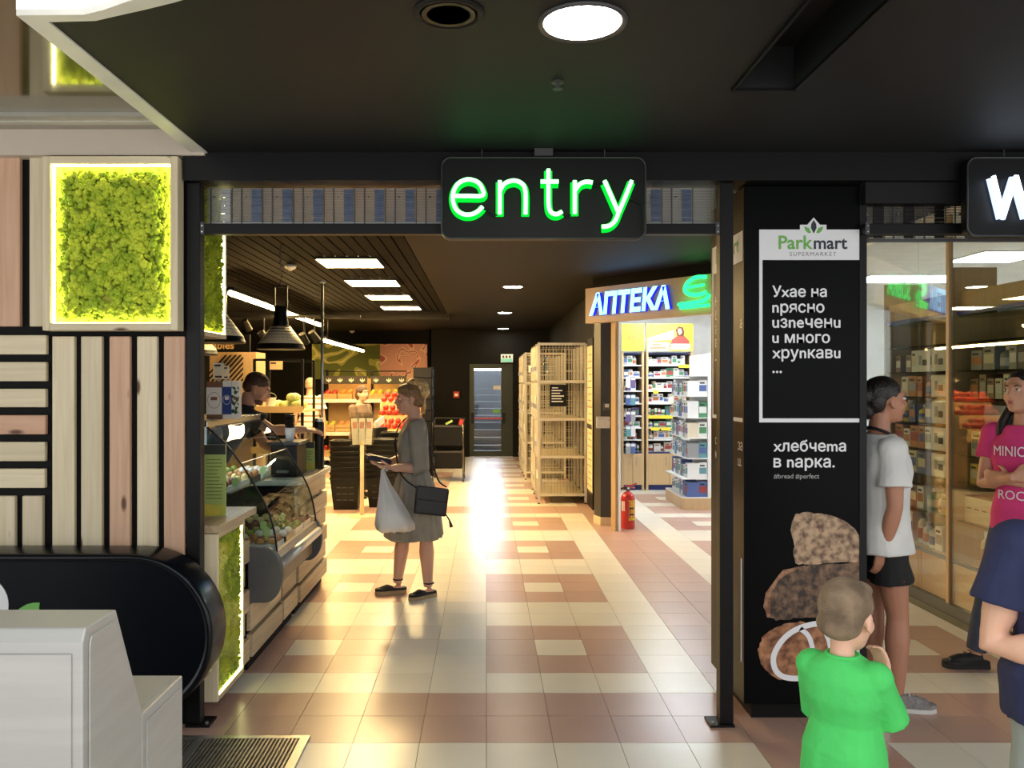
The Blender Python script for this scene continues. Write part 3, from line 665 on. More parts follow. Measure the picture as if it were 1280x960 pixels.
linear(-2.78, 9.0, 14.0, 2.585, 'long tube light running above the produce stand')
linear(-2.62, 13.4, 17.6, 2.30, 'lower tube light hung before the green mural')
# track spotlights
m_spotf = E('spot_lens', (255, 212, 140), 420.0)
trk = thing('light_track', 'black lighting track under the shop ceiling', 'track', (-2.4, 11.2, 2.5))
MB().box(-4.4, -1.7, 11.18, 11.22, 2.50, 2.54).build('rail', m_bframe, trk)
for xx in (-3.8, -2.2): MB().cyl((xx, 11.2, 2.54), (xx, 11.2, IZ+.15), .006, n=6).build('hanger', m_bframe, trk)
for i, (px, py) in enumerate(((308, 411), (330, 425), (352, 420), (380, 428), (393, 425))):
    x = PX(px, 11.2); z = PZ(py, 11.2); tilt = (.35, .9, -.3)[i % 3]
    t = thing('track_spotlight', 'black cylindrical spotlight on the track over the vegetables', 'spotlight', (x, 11.2, z), 'spotlights on the shop track')
    d_ = Vector((math.sin(tilt)*.6, .55, -.75)).normalized()
    MB().cyl((x, 11.2, z+.05), (x, 11.2, 2.50), .012, n=8).build('stem', m_bframe, t)
    a = Vector((x, 11.2, z+.05)); MB().tube([a-d_*.08, a+d_*.08], [.045, .055], 14).build('can', m_bframe, t, auto=.6)
    MB().cyl(a+d_*.078, a+d_*.083, .046, n=14).build('lens', m_spotf, t)
# pendant lamps
m_lampin = M('lamp_inner_cream', (240, 224, 190), 0.5)
m_bulb = E('lamp_bulb', (255, 200, 120), 260.0)
def pendant(x, y, z, label, k=1.0):
    t = thing('pendant_lamp', label, 'lamp', (x, y, z), 'industrial pendant lamps over the counter')
    pr = [(.200, 0), (.205, .012), (.195, .03)]
    zz = .03; r = .195
    for i in range(7): pr += [(r, zz+.004), (r-.004, zz+.018), (r-.018, zz+.022)]; zz += .026; r -= .0185
    pr += [(.062, .25), (.055, .28), (.055, .36), (.05, .37), (0, .37)]
    MB().lathe(pr, (x, y, z), 32).build('shade', M('lamp_black_enamel', (10, 10, 10), 0.45, spec=.3), t, smooth=True, auto=.8)
    MB().lathe([(.196, .004), (.19, .05), (.08, .20), (.0, .21)], (x, y, z), 28).build('inner_shade', m_lampin, t, smooth=True)
    MB().ell((x, y, z+.10), (.04, .04, .055), 12, 8).build('bulb', m_bulb, t, smooth=True)
    for sx in (-.052, .052): MB().box(x+sx-.006, x+sx+.006, y-.012, y+.012, z+.36, z+.545).build('bracket_arm', m_bframe, t)
    MB().box(x-.058, x+.058, y-.012, y+.012, z+.535, z+.55).build('bracket_top', m_bframe, t)
    zc = z+.55; ch = MB(); i = 0
    while zc < IZ-.0:
        pts = [(x+(math.cos(a)*.008 if i % 2 else 0), y+(0 if i % 2 else math.cos(a)*.008), zc+.014+math.sin(a)*.018) for a in [2*PI*q/8 for q in range(8)]]
        ch.tube(pts, .003, 5, closed=True); zc += .028; i += 1
    ch.build('chain', m_dgrey, t, fix=False)['kind'] = 'stuff'
pendant(PX(351, 7.1), 7.1, PZ(437, 7.1), 'large black ribbed pendant lamp on chain beside the steel pole')
pendant(PX(270, 5.9), 5.9, PZ(429, 5.9), 'black ribbed pendant lamp behind the high moss box')
pendant(PX(246, 8.2), 8.2, PZ(444, 8.2), 'black ribbed pendant lamp hanging before the vegetables sign')
for px, py, lb in ((363, 331, 'before the large pendant lamp'), (440, 413, 'beyond the last light panel')):
    Y = F*(IZ+.03-EYE)/(CY-py); x = PX(px, Y)
    t = thing('smoke_detector', 'small white smoke detector on the shop ceiling '+lb, 'smoke detector', (x, Y, IZ))
    MB().lathe([(.06, .03), (.06, .005), (.045, -.012), (.02, -.02), (.0, -.02)], (x, Y, IZ), 18).build('body', m_white, t, smooth=True)
    MB().lathe([(.022, -.018), (.022, -.03), (.0, -.032)], (x, Y, IZ), 12).build('sensor', m_lgrey, t)

# ------------------------------------------------------------------ counter run on the left: near counter, display fridge, far counter
cn = thing('counter_end', 'pine counter end with staggered planks beside the lit moss box', 'counter', (-1.7, 4.5, 0))
for i in range(6):
    z0 = .08+i*.136; xo = (-1.315, -1.335)[i % 2]
    MB().box(xo-.03, xo, 4.445, 4.585+(.0 if i % 2 else .02), z0, z0+.118).build('plank', w_paleY, cn, bevel=.002, seg=1)
MB().box(-2.05, -1.37, 4.46, 4.60, .0, .885).build('carcass', m_blackw, cn)
MB().box(-2.1, -1.285, 4.005, 4.635, .888, .925).build('worktop', w_paleY, cn, bevel=.003)
def menu_board(px0, px1, py0, py1, Y, label, rows):
    x0, x1, z0, z1 = PX(px0, Y), PX(px1, Y), PZ(py1, Y), PZ(py0, Y)
    t = thing('menu_board', label, 'menu board', ((x0+x1)/2, Y, z0))
    MB().box(x0, x1, Y, Y+.012, z0, z1).build('board', M('menu_green', (166, 184, 104), 0.6, col2=(154, 174, 96)), t)
    MB().box(x0, x1, Y-.002, Y, z1-.05, z1).build('header', M('menu_dark', (52, 56, 50), 0.6), t)
    MB().box(x0, x1, Y-.002, Y, z0, z0+.06).build('yellow_band', M('menu_yellow', (206, 186, 70), 0.6, col2=(170, 176, 76), scale=12), t)
    MB().box(x0-.03, x0, Y, Y+.02, z0, z1).build('edge', w_redH, t)
    r = random.Random(rows)
    for i in range(rows):
        z = z1-.075-i*(z1-z0-.15)/rows; wd = (x1-x0)*r.uniform(.5, .85)
        MB().box(x0+.012, x0+.012+wd, Y-.0015, Y, z-.004, z).build('text_line', M('menu_text', (92, 110, 52), 0.6), t)
    MB().box(x0, x1, Y-.03, Y+.05, z0-.008, z0).build('foot', m_lgrey, t)
menu_board(255, 282, 556, 645, 4.3, 'tall green menu board standing on the pine counter end', 12)

df = thing('display_fridge', 'curved glass display fridge with grey bumper and pine front', 'display fridge', (-1.6, 5.2, 0))
ya, yb = 4.665, 5.72
gp = [(-1.584, 1.375), (-1.48, 1.285), (-1.382, 1.161), (-1.30, 1.03), (-1.24, .92), (-1.205, .82), (-1.185, .72), (-1.18, .665)]
gs = smooth_path([Vector((x, 0, z)) for x, z in gp], 4)
g = MB(); o_ = [(v.x, v.z) for v in gs]
g.loft([[(x, ya, z) for x, z in o_], [(x, yb, z) for x, z in o_]], closed_ring=False, cap=False)
gl = glass('fridge_glass', (238, 244, 244), 0.015, 1.0)
g.build('front_glass', gl, df, smooth=True, fix=False)
ends = o_+[(-1.95, .665), (-1.95, 1.375)]
for y in (ya, yb): MB().prism(ends, 'Y', y-.003, y+.003).build('end_glass', gl, df)
for y in (ya, yb): MB().tube([Vector((x+.001, y, z)) for x, z in o_], .0055, 6).build('glass_edge', m_bplastic, df, smooth=True)
MB().tube([Vector((-1.382, ya, 1.163)), Vector((-1.382, yb, 1.163))], .003, 6).build('glass_joint', m_chrome, df)
MB().box(-2.02, -1.575, ya-.02, yb+.02, 1.375, 1.40).build('top_shelf', M('top_shelf_cream', (232, 222, 200), 0.35), df, bevel=.004)
MB().box(-1.585, -1.565, ya-.02, yb+.02, 1.368, 1.402).build('top_edge', m_chrome, df, bevel=.003)
MB().box(-2.0, -1.93, ya, yb, .3, 1.375).build('back_panel', M('fridge_back', (170, 172, 172), 0.4), df)
MB().box(-1.93, -1.20, ya+.01, yb-.01, .63, .665).build('deck', M('fridge_deck', (58, 60, 62), 0.35), df)
MB().box(-1.92, -1.45, ya+.03, yb-.03, .985, .993).build('glass_shelf', glass('shelf_glass', (225, 240, 236), 0.08, 1.2), df)
MB().box(-1.72, -1.66, ya+.05, yb-.05, 1.356, 1.372).build('case_lamp', E('case_lamp_face', (225, 238, 255), 18.0), df)
MB().box(-1.95, -1.345, ya, yb, .0, .63).build('carcass', m_blackw, df)
# bumper with D-shaped ends
Dp = [(-1.33, .39)]+[(-1.235+.10*math.cos(a), .545+.155*math.sin(a)) for a in [-PI/2+PI*i/16 for i in range(17)]]+[(-1.33, .70)]
MB().prism(Dp, 'Y', ya-.05, ya-.005).build('bumper_end', M('bumper_end_grey', (84, 84, 86), 0.4), df, bevel=.006)
MB().prism(Dp, 'Y', yb+.005, yb+.05).build('bumper_end', M('bumper_end_grey', (84, 84, 86)), df, bevel=.006)
for z in (.45, .55, .66): MB().box(-1.40, -1.33, ya-.045, ya-.01, z-.012, z+.012).build('bracket', m_bplastic, df)
MB().prism([(-1.345, .60), (-1.18, .60), (-1.165, .625), (-1.18, .662), (-1.345, .662)], 'Y', ya, yb).build('sill', M('fridge_sill_beige', (196, 176, 150), 0.4), df)
MB().tube([(-1.165, ya, .595), (-1.165, yb, .595)], .032, 14).build('rail', M('rail_silver', (196, 194, 188), 0.3, metal=0.6), df, smooth=True)
MB().box(-1.33, -1.20, ya, yb, .44, .565).build('apron', M('apron_taupe', (136, 116, 94), 0.5), df, bevel=.01)
for i, (z0, z1) in enumerate(((.08, .205), (.225, .375))):
    for y0, y1 in ((ya-.02, 5.33), (5.37, 5.75)):
        MB().box(-1.345, -1.31-.01*i, y0, y1, z0, z1).build('plank', w_paleY, df, bevel=.002, seg=1)
fc = thing('counter_far', 'pine plank counter beyond the display fridge carrying the coffee maker', 'counter', (-1.6, 6.3, 0))
for i in range(6):
    z0 = .08+i*.136
    MB().box(-1.345, -1.30-.012*(i % 2), 5.80, 6.76, z0, z0+.118).build('plank', w_paleY, fc, bevel=.002, seg=1)
    MB().box(-1.95, -1.345, 6.76, 6.79, z0, z0+.118).build('plank', w_paleH, fc)
MB().box(-1.95, -1.345, 5.80, 6.755, .0, .895).build('carcass', m_blackw, fc)
MB().box(-2.0, -1.28, 5.79, 6.82, .898, .934).build('worktop', M('pale_worktop', (226, 214, 190), 0.4), fc, bevel=.003)
MB().box(-1.335, -1.325, 5.79, 6.1, .42, .8).build('notice', m_white, fc)

# things on the counters
def packet(x0, x1, z0, z1, y, c1, c2, label, disc):
    t = thing('coffee_packet', label, 'packet', ((x0+x1)/2, y+.04, z0))
    MB().box(x0, x1, y, y+.075, z0, z1).build('box', c1, t, bevel=.003)
    MB().box(x0-.0005, x1+.0005, y-.001, y+.02, z0+(z1-z0)*.12, z1-(z1-z0)*.16).build('label_band', c2, t)
    r = (x1-x0)*.42; zc = (z0+z1)/2
    MB().tube([(( x0+x1)/2+r*math.cos(a), y-.0015, zc+r*1.25*math.sin(a)) for a in [2*PI*i/20 for i in range(20)]], .0012, 4, closed=True).build('ring_print', disc, t)
    MB().box((x0+x1)/2-r*.5, (x0+x1)/2+r*.5, y-.002, y-.001, zc+.0, zc+.02).build('name_print', disc, t)
py_ = 4.95
def kx(px): return PX(px, py_)
m_br = M('packet_brown', (124, 84, 62), 0.6); m_wh = M('packet_white', (226, 220, 212), 0.6); m_bl = M('packet_blue', (40, 62, 130), 0.6); m_gb = M('packet_green_check', (210, 216, 206), 0.6, col2=(30, 58, 44), scale=45, ramp=(.48, .52))
packet(kx(258), kx(277), 1.401, 1.625, py_, m_br, m_wh, 'brown and white coffee packet on the fridge top', m_br)
packet(kx(278), kx(289), 1.401, 1.63, py_, m_wh, m_bl, 'white and blue coffee packet between two others on the fridge', m_wh)
packet(kx(289.6), kx(297.5), 1.401, 1.63, py_, m_wh, m_gb, 'white packet with dark green checks on the fridge top', m_br)
def price_card(x, y, z, w_, h_, label, stick=0.0):
    t = thing('price_card', label, 'price card', (x, y, z))
    MB().box(x-w_/2, x+w_/2, y, y+.004, z+stick, z+stick+h_).build('card', M('card_cream', (238, 228, 200), 0.6), t)
    MB().box(x-w_*.38, x+w_*.2, y-.001, y, z+stick+h_*.78, z+stick+h_*.9).build('print', M('card_ink', (60, 54, 48), 0.6), t)
    MB().box(x-w_*.3, x+w_*.3, y-.001, y, z+stick+h_*.08, z+stick+h_*.2).build('print', M('card_ink', (60, 54, 48)), t)
    MB().box(x-.008, x+.008, y+.004, y+.012, z, z+stick+h_*.5).build('stick', m_lgrey, t)
    MB().box(x-.03, x+.03, y-.015, y+.03, z, z+.006).build('foot', m_lgrey, t)
price_card(PX(273, 5.15), 5.15, 1.401, .068, .1, 'cream price card on stand behind the coffee packets', .24)
price_card(PX(282.5, 5.3), 5.3, 1.401, .04, .085, 'small blank card on stand beside the cream price card', .24)
# food in the fridge
def tray(x, y, z, wx, wy, mat, fill, label, n, seed):
    t = thing('food_tray', label, 'tray', (x, y, z))
    MB().box(x-wx/2, x+wx/2, y-wy/2, y+wy/2, z, z+.012).box(x-wx/2, x-wx/2+.006, y-wy/2, y+wy/2, z+.012, z+.03).box(x+wx/2-.006, x+wx/2, y-wy/2, y+wy/2, z+.012, z+.03).box(x-wx/2, x+wx/2, y-wy/2, y-wy/2+.006, z+.012, z+.03).box(x-wx/2, x+wx/2, y+wy/2-.006, y+wy/2, z+.012, z+.03).build('dish', mat, t)
    r = random.Random(seed)
    for i in range(n):
        fx = x-wx*.36+wx*.72*(i % 3)/2; fy = y-wy*.34+wy*.68*(i//3)/max(1, (n-1)//3)
        MB().ell((fx, fy, z+.038), (wx*.13, wy*.12, .026), 10, 6).build('portion', fill, t, smooth=True)
m_tray = M('tray_dark', (40, 42, 44), 0.3); m_trayw = M('tray_white', (220, 222, 220), 0.3)
fd = [M('food_salad', (92, 132, 52), 0.6, col2=(160, 150, 60), scale=60), M('food_meat', (128, 66, 46), 0.5, col2=(90, 40, 30), scale=40), M('food_cheese', (226, 200, 128), 0.5), M('food_roll', (190, 132, 72), 0.6), M('food_cream', (232, 226, 208), 0.5)]
k = 0
for lev, xs in ((.6655, (-1.75, -1.5, -1.30)), (.9935, (-1.78, -1.56))):
    for ix, x in enumerate(xs):
        for iy in range(4):
            y = ya+.15+iy*.25
            nm = ('salad', 'meat', 'cheese', 'pastry', 'cream cake')[k % 5]
            tray(x, y, lev, .2 if lev < .9 else .17, .2, m_trayw if k % 3 else m_tray, fd[k % 5], '%s tray of %s portions %s the fridge' % ('white' if k % 3 else 'dark', nm, 'on the glass shelf of' if lev > .9 else 'on the deck of'), 6, k)
            tag(bpy.data.objects[-1] if False else [o for o in bpy.data.objects if o.name.startswith('food_tray')][-1], group='food trays in the display fridge'); k += 1
m_gtag = M('green_leaf_tag', (176, 206, 130), 0.6)
for i, (x, y, z) in enumerate(((-1.45, 4.78, .993), (-1.36, 5.05, .70), (-1.32, 5.35, .70), (-1.28, 4.82, .70), (-1.47, 5.45, .993))):
    t = thing('price_tag', 'pale green leaf shaped price tag in the display fridge', 'price tag', (x, y, z), 'green price tags in the fridge')
    MB().prism([(x-.018, z+.03), (x, z+.02), (x+.018, z+.03), (x+.022, z+.065), (x+.004, z+.08), (x-.02, z+.06)], 'Y', y, y+.003).build('leaf_card', m_gtag, t)
    MB().box(x-.004, x+.004, y+.003, y+.006, z, z+.05).build('stem', m_gtag, t)
for i in range(3):
    x, y, z = -1.245, 4.70+i*.0, .30
# coffee corner
cm = thing('coffee_machine', 'black box coffee machine on the far pine counter', 'coffee machine', (-1.5, 6.1, .934))
MB().box(PX(338, 6.0), PX(371, 6.0), 6.0, 6.32, .936, 1.165).build('body', m_bplastic, cm, bevel=.01)
MB().box(PX(335, 6.0), PX(374, 6.0), 5.985, 6.34, 1.166, 1.19).build('lid', m_dgrey, cm, bevel=.006)
MB().box(PX(344, 6.0), PX(364, 6.0), 5.993, 6.0, 1.05, 1.14).build('screen', M('screen_dark', (30, 34, 40), 0.15), cm)
MB().box(PX(347, 6.0), PX(361, 6.0), 5.96, 6.0, .97, .985).build('drip_tray', m_steel, cm)
cup = thing('cup_stack', 'stack of white paper cups topped with black lids on the coffee machine', 'cups', (PX(362.5, 6.1), 6.1, 1.191))
x = PX(362.5, 6.1)
for i in range(4): MB().lathe([(.028, 0), (.036, .055), (.038, .06), (.035, .06)], (x, 6.1, 1.191+.012*i), 16).build('cup', m_white, cup, smooth=True)
for i in range(7): MB().lathe([(.036, 0), (.039, .004), (.033, .011), (.0, .012)], (x, 6.1, 1.29+.014*i), 16).build('lid', m_bplastic, cup, smooth=True)
menu_board(376, 393, 552, 588, 6.42, 'small green menu card on the far counter beside the black flask', 6)
fl = thing('vacuum_flask', 'black cylindrical flask on the far counter at the pole', 'flask', (-1.33, 6.6, .934))
fX = PX(399, 6.6)
MB().lathe([(.036, 0), (.038, .01), (.038, .36), (.036, .37), (.03, .375)], (fX, 6.6, .936), 18).build('body', m_bplastic, fl, smooth=True, auto=.7)
MB().lathe([(.036, .375), (.036, .40), (.02, .405), (0, .405)], (fX, 6.6, .936), 18).build('lid', m_steel, fl, smooth=True, auto=.7)
t = thing('steel_pole', 'thin steel pole rising from the far counter toward the ceiling', 'pole', (fX+.0, 6.72, .935))
MB().cyl((fX, 6.72, .94), (fX, 6.72, PZ(354, 6.72)), .011, n=10).build('shaft', m_steel, t, smooth=True)
MB().lathe([(.05, 0), (.05, .008), (.02, .014), (.016, .03)], (fX, 6.72, .9355), 16).build('base', m_steel, t)
MB().lathe([(.016, 0), (.03, .004), (.03, .02), (.0, .022)], (fX, 6.72, PZ(354, 6.72)), 12).build('cap', m_steel, t)

# ------------------------------------------------------------------ produce department
def crate(x0, x1, y0, y1, z0, h, mat, label, tilt=0.0, group=None):
    t = thing('produce_crate', label, 'crate', ((x0+x1)/2, (y0+y1)/2, z0), group)
    b = .012
    MB().box(x0, x1, y0, y1, z0, z0+b).build('bottom', mat, t)
    for k2 in range(2):
        za = z0+.02+k2*(h-.02)*.52; zb = za+(h-.02)*.40
        MB().box(x0, x1, y0, y0+b, za, zb).build('slat', mat, t); MB().box(x0, x1, y1-b, y1, za, zb).build('slat', mat, t)
        MB().box(x0, x0+b, y0+b, y1-b, za, zb).build('slat', mat, t); MB().box(x1-b, x1, y0+b, y1-b, za, zb).build('slat', mat, t)
    for xx, yy in ((x0+b, y0+b), (x1-2*b, y0+b), (x0+b, y1-2*b), (x1-2*b, y1-2*b)): MB().box(xx, xx+b, yy, yy+b, z0, z0+h).build('corner_post', mat, t)
    return t
fruit_mesh = {}
PLU = {'tomato': 'tomatoes', 'potato': 'potatoes', 'squash': 'squashes', 'peach': 'peaches'}
ORD = ('lowest', 'second', 'third', 'fourth', 'fifth', 'sixth', 'seventh', 'eighth', 'ninth', 'tenth')
def fruit(kind, col, x, y, z, r, label, group, long=1.0, top=False):
    key = (kind, round(r, 3))
    if key not in fruit_mesh:
        b = MB(); pr = [(0, -r*.86)]+[(r*math.sin(a)*(1.0 if a < 2 else .97), -r*math.cos(a)*(.92 if a < 2.4 else .86)) for a in [PI*i/7 for i in range(1, 7)]]+[(r*.18, r*.72), (0, r*.66)]
        b.lathe([(p[0], p[1]*long) for p in pr], n=10)
        fruit_mesh[key] = b.mesh(kind, M('fruit_'+kind, col, 0.35, col2=tuple(int(c*.8) for c in col), rnd=.12), True)
    o = bpy.data.objects.new(kind, fruit_mesh[key]); COL.objects.link(o); o.location = (x, y, z); o.rotation_euler = (random.uniform(-.4, .4), random.uniform(-.4, .4), random.uniform(0, 6))
    return tag(o, label, 'vegetable' if kind in ('cabbage', 'pepper', 'potato', 'squash', 'tomato') else 'fruit', group)
def fill(kind, col, x0, x1, y0, y1, z, r, label, group, long=1.0, rows=1, slope=0.0):
    nx = max(1, int((x1-x0)/(2*r))); ny = max(1, int((y1-y0)/(2*r)))
    for k2 in range(rows):
        for i in range(nx-k2):
            for j in range(ny-k2):
                fruit(kind, col, x0+r+(i+.5*k2)*(x1-x0-2*r)/max(1, nx-1) if nx > 1 else (x0+x1)/2, y0+r+(j+.5*k2)*2*r, z+r*long*.9+k2*r*1.5*long+slope*(j*2*r), r, label, group, long)
m_crw = M('crate_pine', (206, 170, 116), 0.7, rnd=.1); m_crb = M('crate_black', (28, 28, 30), 0.5)
# wall shelf at the back, under the mural
RY = 16.2
rk = thing('produce_shelf', 'long lit produce shelf under the green mural', 'shelf', (-2.4, RY+.4, 0))
rx0, rx1 = PX(398, RY), PX(516, RY)
MB().box(rx0, rx1, RY+.78, RY+.82, 0, 1.72).build('back_panel', m_crw, rk)
for nm, z, d0 in (('shelf_board', .18, 0), ('shelf_board', .66, .05), ('shelf_board', 1.30, .3)):
    MB().box(rx0, rx1, RY+d0, RY+.78, z-.04, z).build(nm, m_bframe, rk); MB().box(rx0, rx1, RY+d0-.02, RY+d0, z-.06, z+.01).build('edge_strip', m_white, rk)
for x in (rx0, (rx0+rx1)/2, rx1-.05): MB().box(x, x+.05, RY+.74, RY+.80, 0, 1.9).build('upright', m_bframe, rk)
m_sign = M('sign_dark', (52, 48, 42), 0.6)
for px0, px1 in ((405, 459), (464, 508)):
    t = thing('header_sign', 'dark header sign with %s white leaf marks above the produce shelf' % ('four' if px0 < 420 else 'three'), 'sign', (PX((px0+px1)/2, RY), RY+.5, PZ(481, RY)), 'header signs over the produce shelf')
    MB().box(PX(px0, RY+.5), PX(px1, RY+.5), RY+.5, RY+.53, PZ(480, RY+.5), PZ(470, RY+.5)).build('board', m_sign, t)
    MB().tube([P(px0, 470, RY+.51), P(px0, 464, RY+.51), P(px1, 464, RY+.51), P(px1, 470, RY+.51)], .012, 6).build('rail', m_bframe, t)
    n = 4 if px0 < 420 else 3
    for i in range(n):
        px = px0+6+i*(px1-px0-12)/(n-1)
        for dx in (-2.2, 0, 2.2):
            MB().prism([(PX(px, RY+.5), PZ(478, RY+.5)), (PX(px+dx-.9, RY+.5), PZ(475.5, RY+.5)), (PX(px+dx*1.2, RY+.5), PZ(473-(1 if dx == 0 else 0), RY+.5)), (PX(px+dx+.9, RY+.5), PZ(475.5, RY+.5))], 'Y', RY+.496, RY+.4995).build('leaf_mark', m_white, t)
fk = [('apple', (206, 52, 40)), ('lemon', (240, 208, 60)), ('orange', (236, 142, 40)), ('pear', (206, 204, 84)), ('potato', (214, 170, 104)), ('peach', (236, 158, 96))]
ncr = 6; wcr = (rx1-rx0)/ncr
for lev, (z, d0, hh) in enumerate(((.18, .02, .14), (.66, .08, .16), (1.30, .32, .12))):
    for i in range(ncr):
        x0 = rx0+i*wcr+.01; x1 = rx0+(i+1)*wcr-.01
        crate(x0, x1, RY+d0, RY+d0+.40, z+.002, hh, m_crw, 'pine crate of fruit on the %s board of the produce shelf' % ('bottom', 'middle', 'top')[lev], group='pine crates on the produce shelf')
        kd, cl = fk[(i*2+lev*3) % 6 if lev < 2 else (0, 2, 5, 1, 3, 0)[i]]
        fill(kd, cl, x0+.02, x1-.02, RY+d0+.03, RY+d0+.38, z+.03+hh*.35, .052, '%s in a pine crate on the produce shelf' % kd, '%s on the produce shelf' % PLU.get(kd, kd+'s'), slope=.2)
# mural
def swirl(name, ca, cb_, cc, sc=1.6, seed=0):
    m = bpy.data.materials.new(name); m.use_nodes = True; nt = m.node_tree; N = nt.nodes; L = nt.links; b = N['Principled BSDF']
    tc = N.new('ShaderNodeTexCoord'); nz = N.new('ShaderNodeTexNoise'); nz.inputs['Scale'].default_value = sc; nz.inputs['Distortion'].default_value = 1.6; nz.inputs['Detail'].default_value = 0
    mp = N.new('ShaderNodeMapping'); mp.inputs['Location'].default_value = (seed, seed, seed); L.new(tc.outputs['Object'], mp.inputs[0]); L.new(mp.outputs[0], nz.inputs['Vector'])
    cr_ = N.new('ShaderNodeValToRGB'); cr_.color_ramp.interpolation = 'CONSTANT'
    e = cr_.color_ramp.elements; e[0].position = 0; e[0].color = lin(ca); e[1].position = .46; e[1].color = lin(cb_)
    for p, c in ((.52, cc), (.58, cb_), (.66, ca)): q_ = e.new(p); q_.color = lin(c)
    L.new(nz.outputs['Fac'], cr_.inputs[0]); L.new(cr_.outputs[0], b.inputs['Base Color']); b.inputs['Roughness'].default_value = .7; return m
MY = 19.1
for px0, px1, mt, lb in ((390, 475, swirl('mural_green', (112, 124, 58), (186, 188, 92), (232, 224, 150), 1.3), 'green swirling mural panel above the produce shelf'), (475, 534, swirl('mural_pink', (232, 172, 160), (248, 206, 190), (196, 104, 104), 2.0, 4), 'pink ringed mural panel beside the green one')):
    t = thing('mural_panel', lb, 'mural', (PX((px0+px1)/2, MY), MY, PZ(474, MY)))
    MB().box(PX(px0, MY), PX(px1, MY), MY, MY+.05, PZ(474, MY), PZ(430, MY)).build('artwork', mt, t)
    MB().box(PX(px0, MY), PX(px1, MY), MY+.05, MY+.08, PZ(474, MY), PZ(430, MY)).build('batten', m_bframe, t)
# dark crates stacked by the black wall
for i in range(10):
    t = thing('plastic_crate', 'dark blue plastic crate, %s from the floor in the stack by the black wall' % ORD[i], 'crate', (PX(528, 14.6), 14.7, i*.19), 'dark blue crates in a stack')
    x0, x1, y0, y1, z0 = PX(517, 14.5), PX(540, 14.5), 14.5, 14.95, i*.19+.002
    MB().box(x0, x1, y0, y1, z0, z0+.015).box(x0, x1, y0, y0+.012, z0, z0+.165).box(x0, x1, y1-.012, y1, z0, z0+.165).box(x0, x0+.012, y0, y1, z0, z0+.165).box(x1-.012, x1, y0, y1, z0, z0+.165).build('bin', M('crate_navy', (9, 12, 19), 0.5, spec=.25), t)
    MB().box(x0-.01, x1+.01, y0-.01, y0, z0+.165, z0+.186).box(x0-.01, x1+.01, y1, y1+.01, z0+.165, z0+.186).box(x0-.01, x0, y0, y1, z0+.165, z0+.186).box(x1, x1+.01, y0, y1, z0+.165, z0+.186).build('rim', M('crate_navy_rim', (14, 19, 30), 0.5, spec=.25), t)
    MB().box((x0+x1)/2-.06, (x0+x1)/2+.06, y0-.004, y0, z0+.11, z0+.145).build('handle', m_bframe, t)
# stand of red peppers and oranges behind the grey-dressed woman
sx0, sx1, sy0 = PX(468, 12.4), PX(522, 12.4), 12.4
sd = thing('produce_stand', 'stepped black stand of red peppers and yellow squash beside the crates', 'stand', ((sx0+sx1)/2, sy0+.4, 0))
for i in range(4):
    MB().box(sx0, sx1, sy0+i*.22, sy0+(i+1)*.22, .0, .72+i*.20).build('step', m_crb if i == 0 else m_crw, sd)
for i, (kd, cl) in enumerate((('squash', (236, 190, 84)), ('pepper', (200, 50, 40)), ('pepper', (200, 50, 40)), ('tomato', (216, 64, 44)))):
    fill(kd, cl, sx0+.01, sx1-.01, sy0+i*.22+.0, sy0+(i+1)*.22-.0, .722+i*.20, .045, '%s on the stepped black stand' % kd, '%s on the stepped stand' % PLU.get(kd, kd+'s'), 1.15, rows=2)
# cabbage rack
cy0 = 9.0; c0, c1 = PX(316, cy0), PX(380, cy0)
cr_ = thing('cabbage_rack', 'black framed rack with sloping tray of pale cabbages behind the shop assistant', 'rack', ((c0+c1)/2, cy0+.3, 0))
for x, y in ((c0+.02, cy0), (c1-.018, cy0), (c0+.02, cy0+.6), (c1-.018, cy0+.6)):
    MB().box(x-.014, x+.014, y-.014, y+.014, 0, 1.88).build('post', m_bframe, cr_)
for y in (cy0, cy0+.6): MB().box(c0+.02, c1-.018, y-.012, y+.012, 1.86, 1.885).build('top_rail', m_bframe, cr_)
MB().box(c0, c1, cy0-.05, cy0+.62, 1.30, 1.325).build('tray', m_crw, cr_); MB().box(c0, c1, cy0-.07, cy0-.05, 1.30, 1.37).build('tray_lip', m_crw, cr_)
MB().box(c0, c1, cy0-.05, cy0+.62, .86, .885).build('tray', m_crw, cr_); MB().box(c0, c1, cy0-.07, cy0-.05, .86, .93).build('tray_lip', m_crw, cr_)
fill('cabbage', (196, 206, 120), c0+.26, c1-.05, cy0+.03, cy0+.57, 1.33, .055, 'pale green cabbage on the upper tray of the black rack', 'cabbages on the rack', rows=2)
fill('cabbage', (196, 206, 120), c0+.05, c0+.26, cy0+.24, cy0+.57, 1.33, .055, 'pale green cabbage behind the bucket on the black rack', 'cabbages on the rack')
fill('tomato', (216, 64, 44), c0+.05, (c0+c1)/2, cy0+.03, cy0+.43, .887, .05, 'tomato on the lower tray of the black rack', 'tomatoes on the rack')
fill('squash', (236, 190, 84), (c0+c1)/2, c1-.05, cy0+.03, cy0+.43, .887, .05, 'yellow squash on the lower tray of the black rack', 'squashes on the rack', 1.15)
t = thing('bucket', 'white bucket on the cabbage rack tray', 'bucket', (PX(337, cy0), cy0+.15, 1.327))
MB().lathe([(.045, 0), (.062, .13), (.066, .135), (.060, .135), (.044, .01), (0, .01)], (PX(335, cy0), cy0+.1, 1.327), 18).build('pail', m_white, t, smooth=True, auto=.8)
MB().tube([(PX(335, cy0)+.064*math.cos(a), cy0+.1, 1.327+.135+.05*math.sin(a)) for a in [PI*i/10 for i in range(11)]], .003, 5).build('handle', m_steel, t)
t = thing('price_card', 'cream price card hung from the top of the cabbage rack', 'price card', (PX(346, cy0), cy0, 1.75))
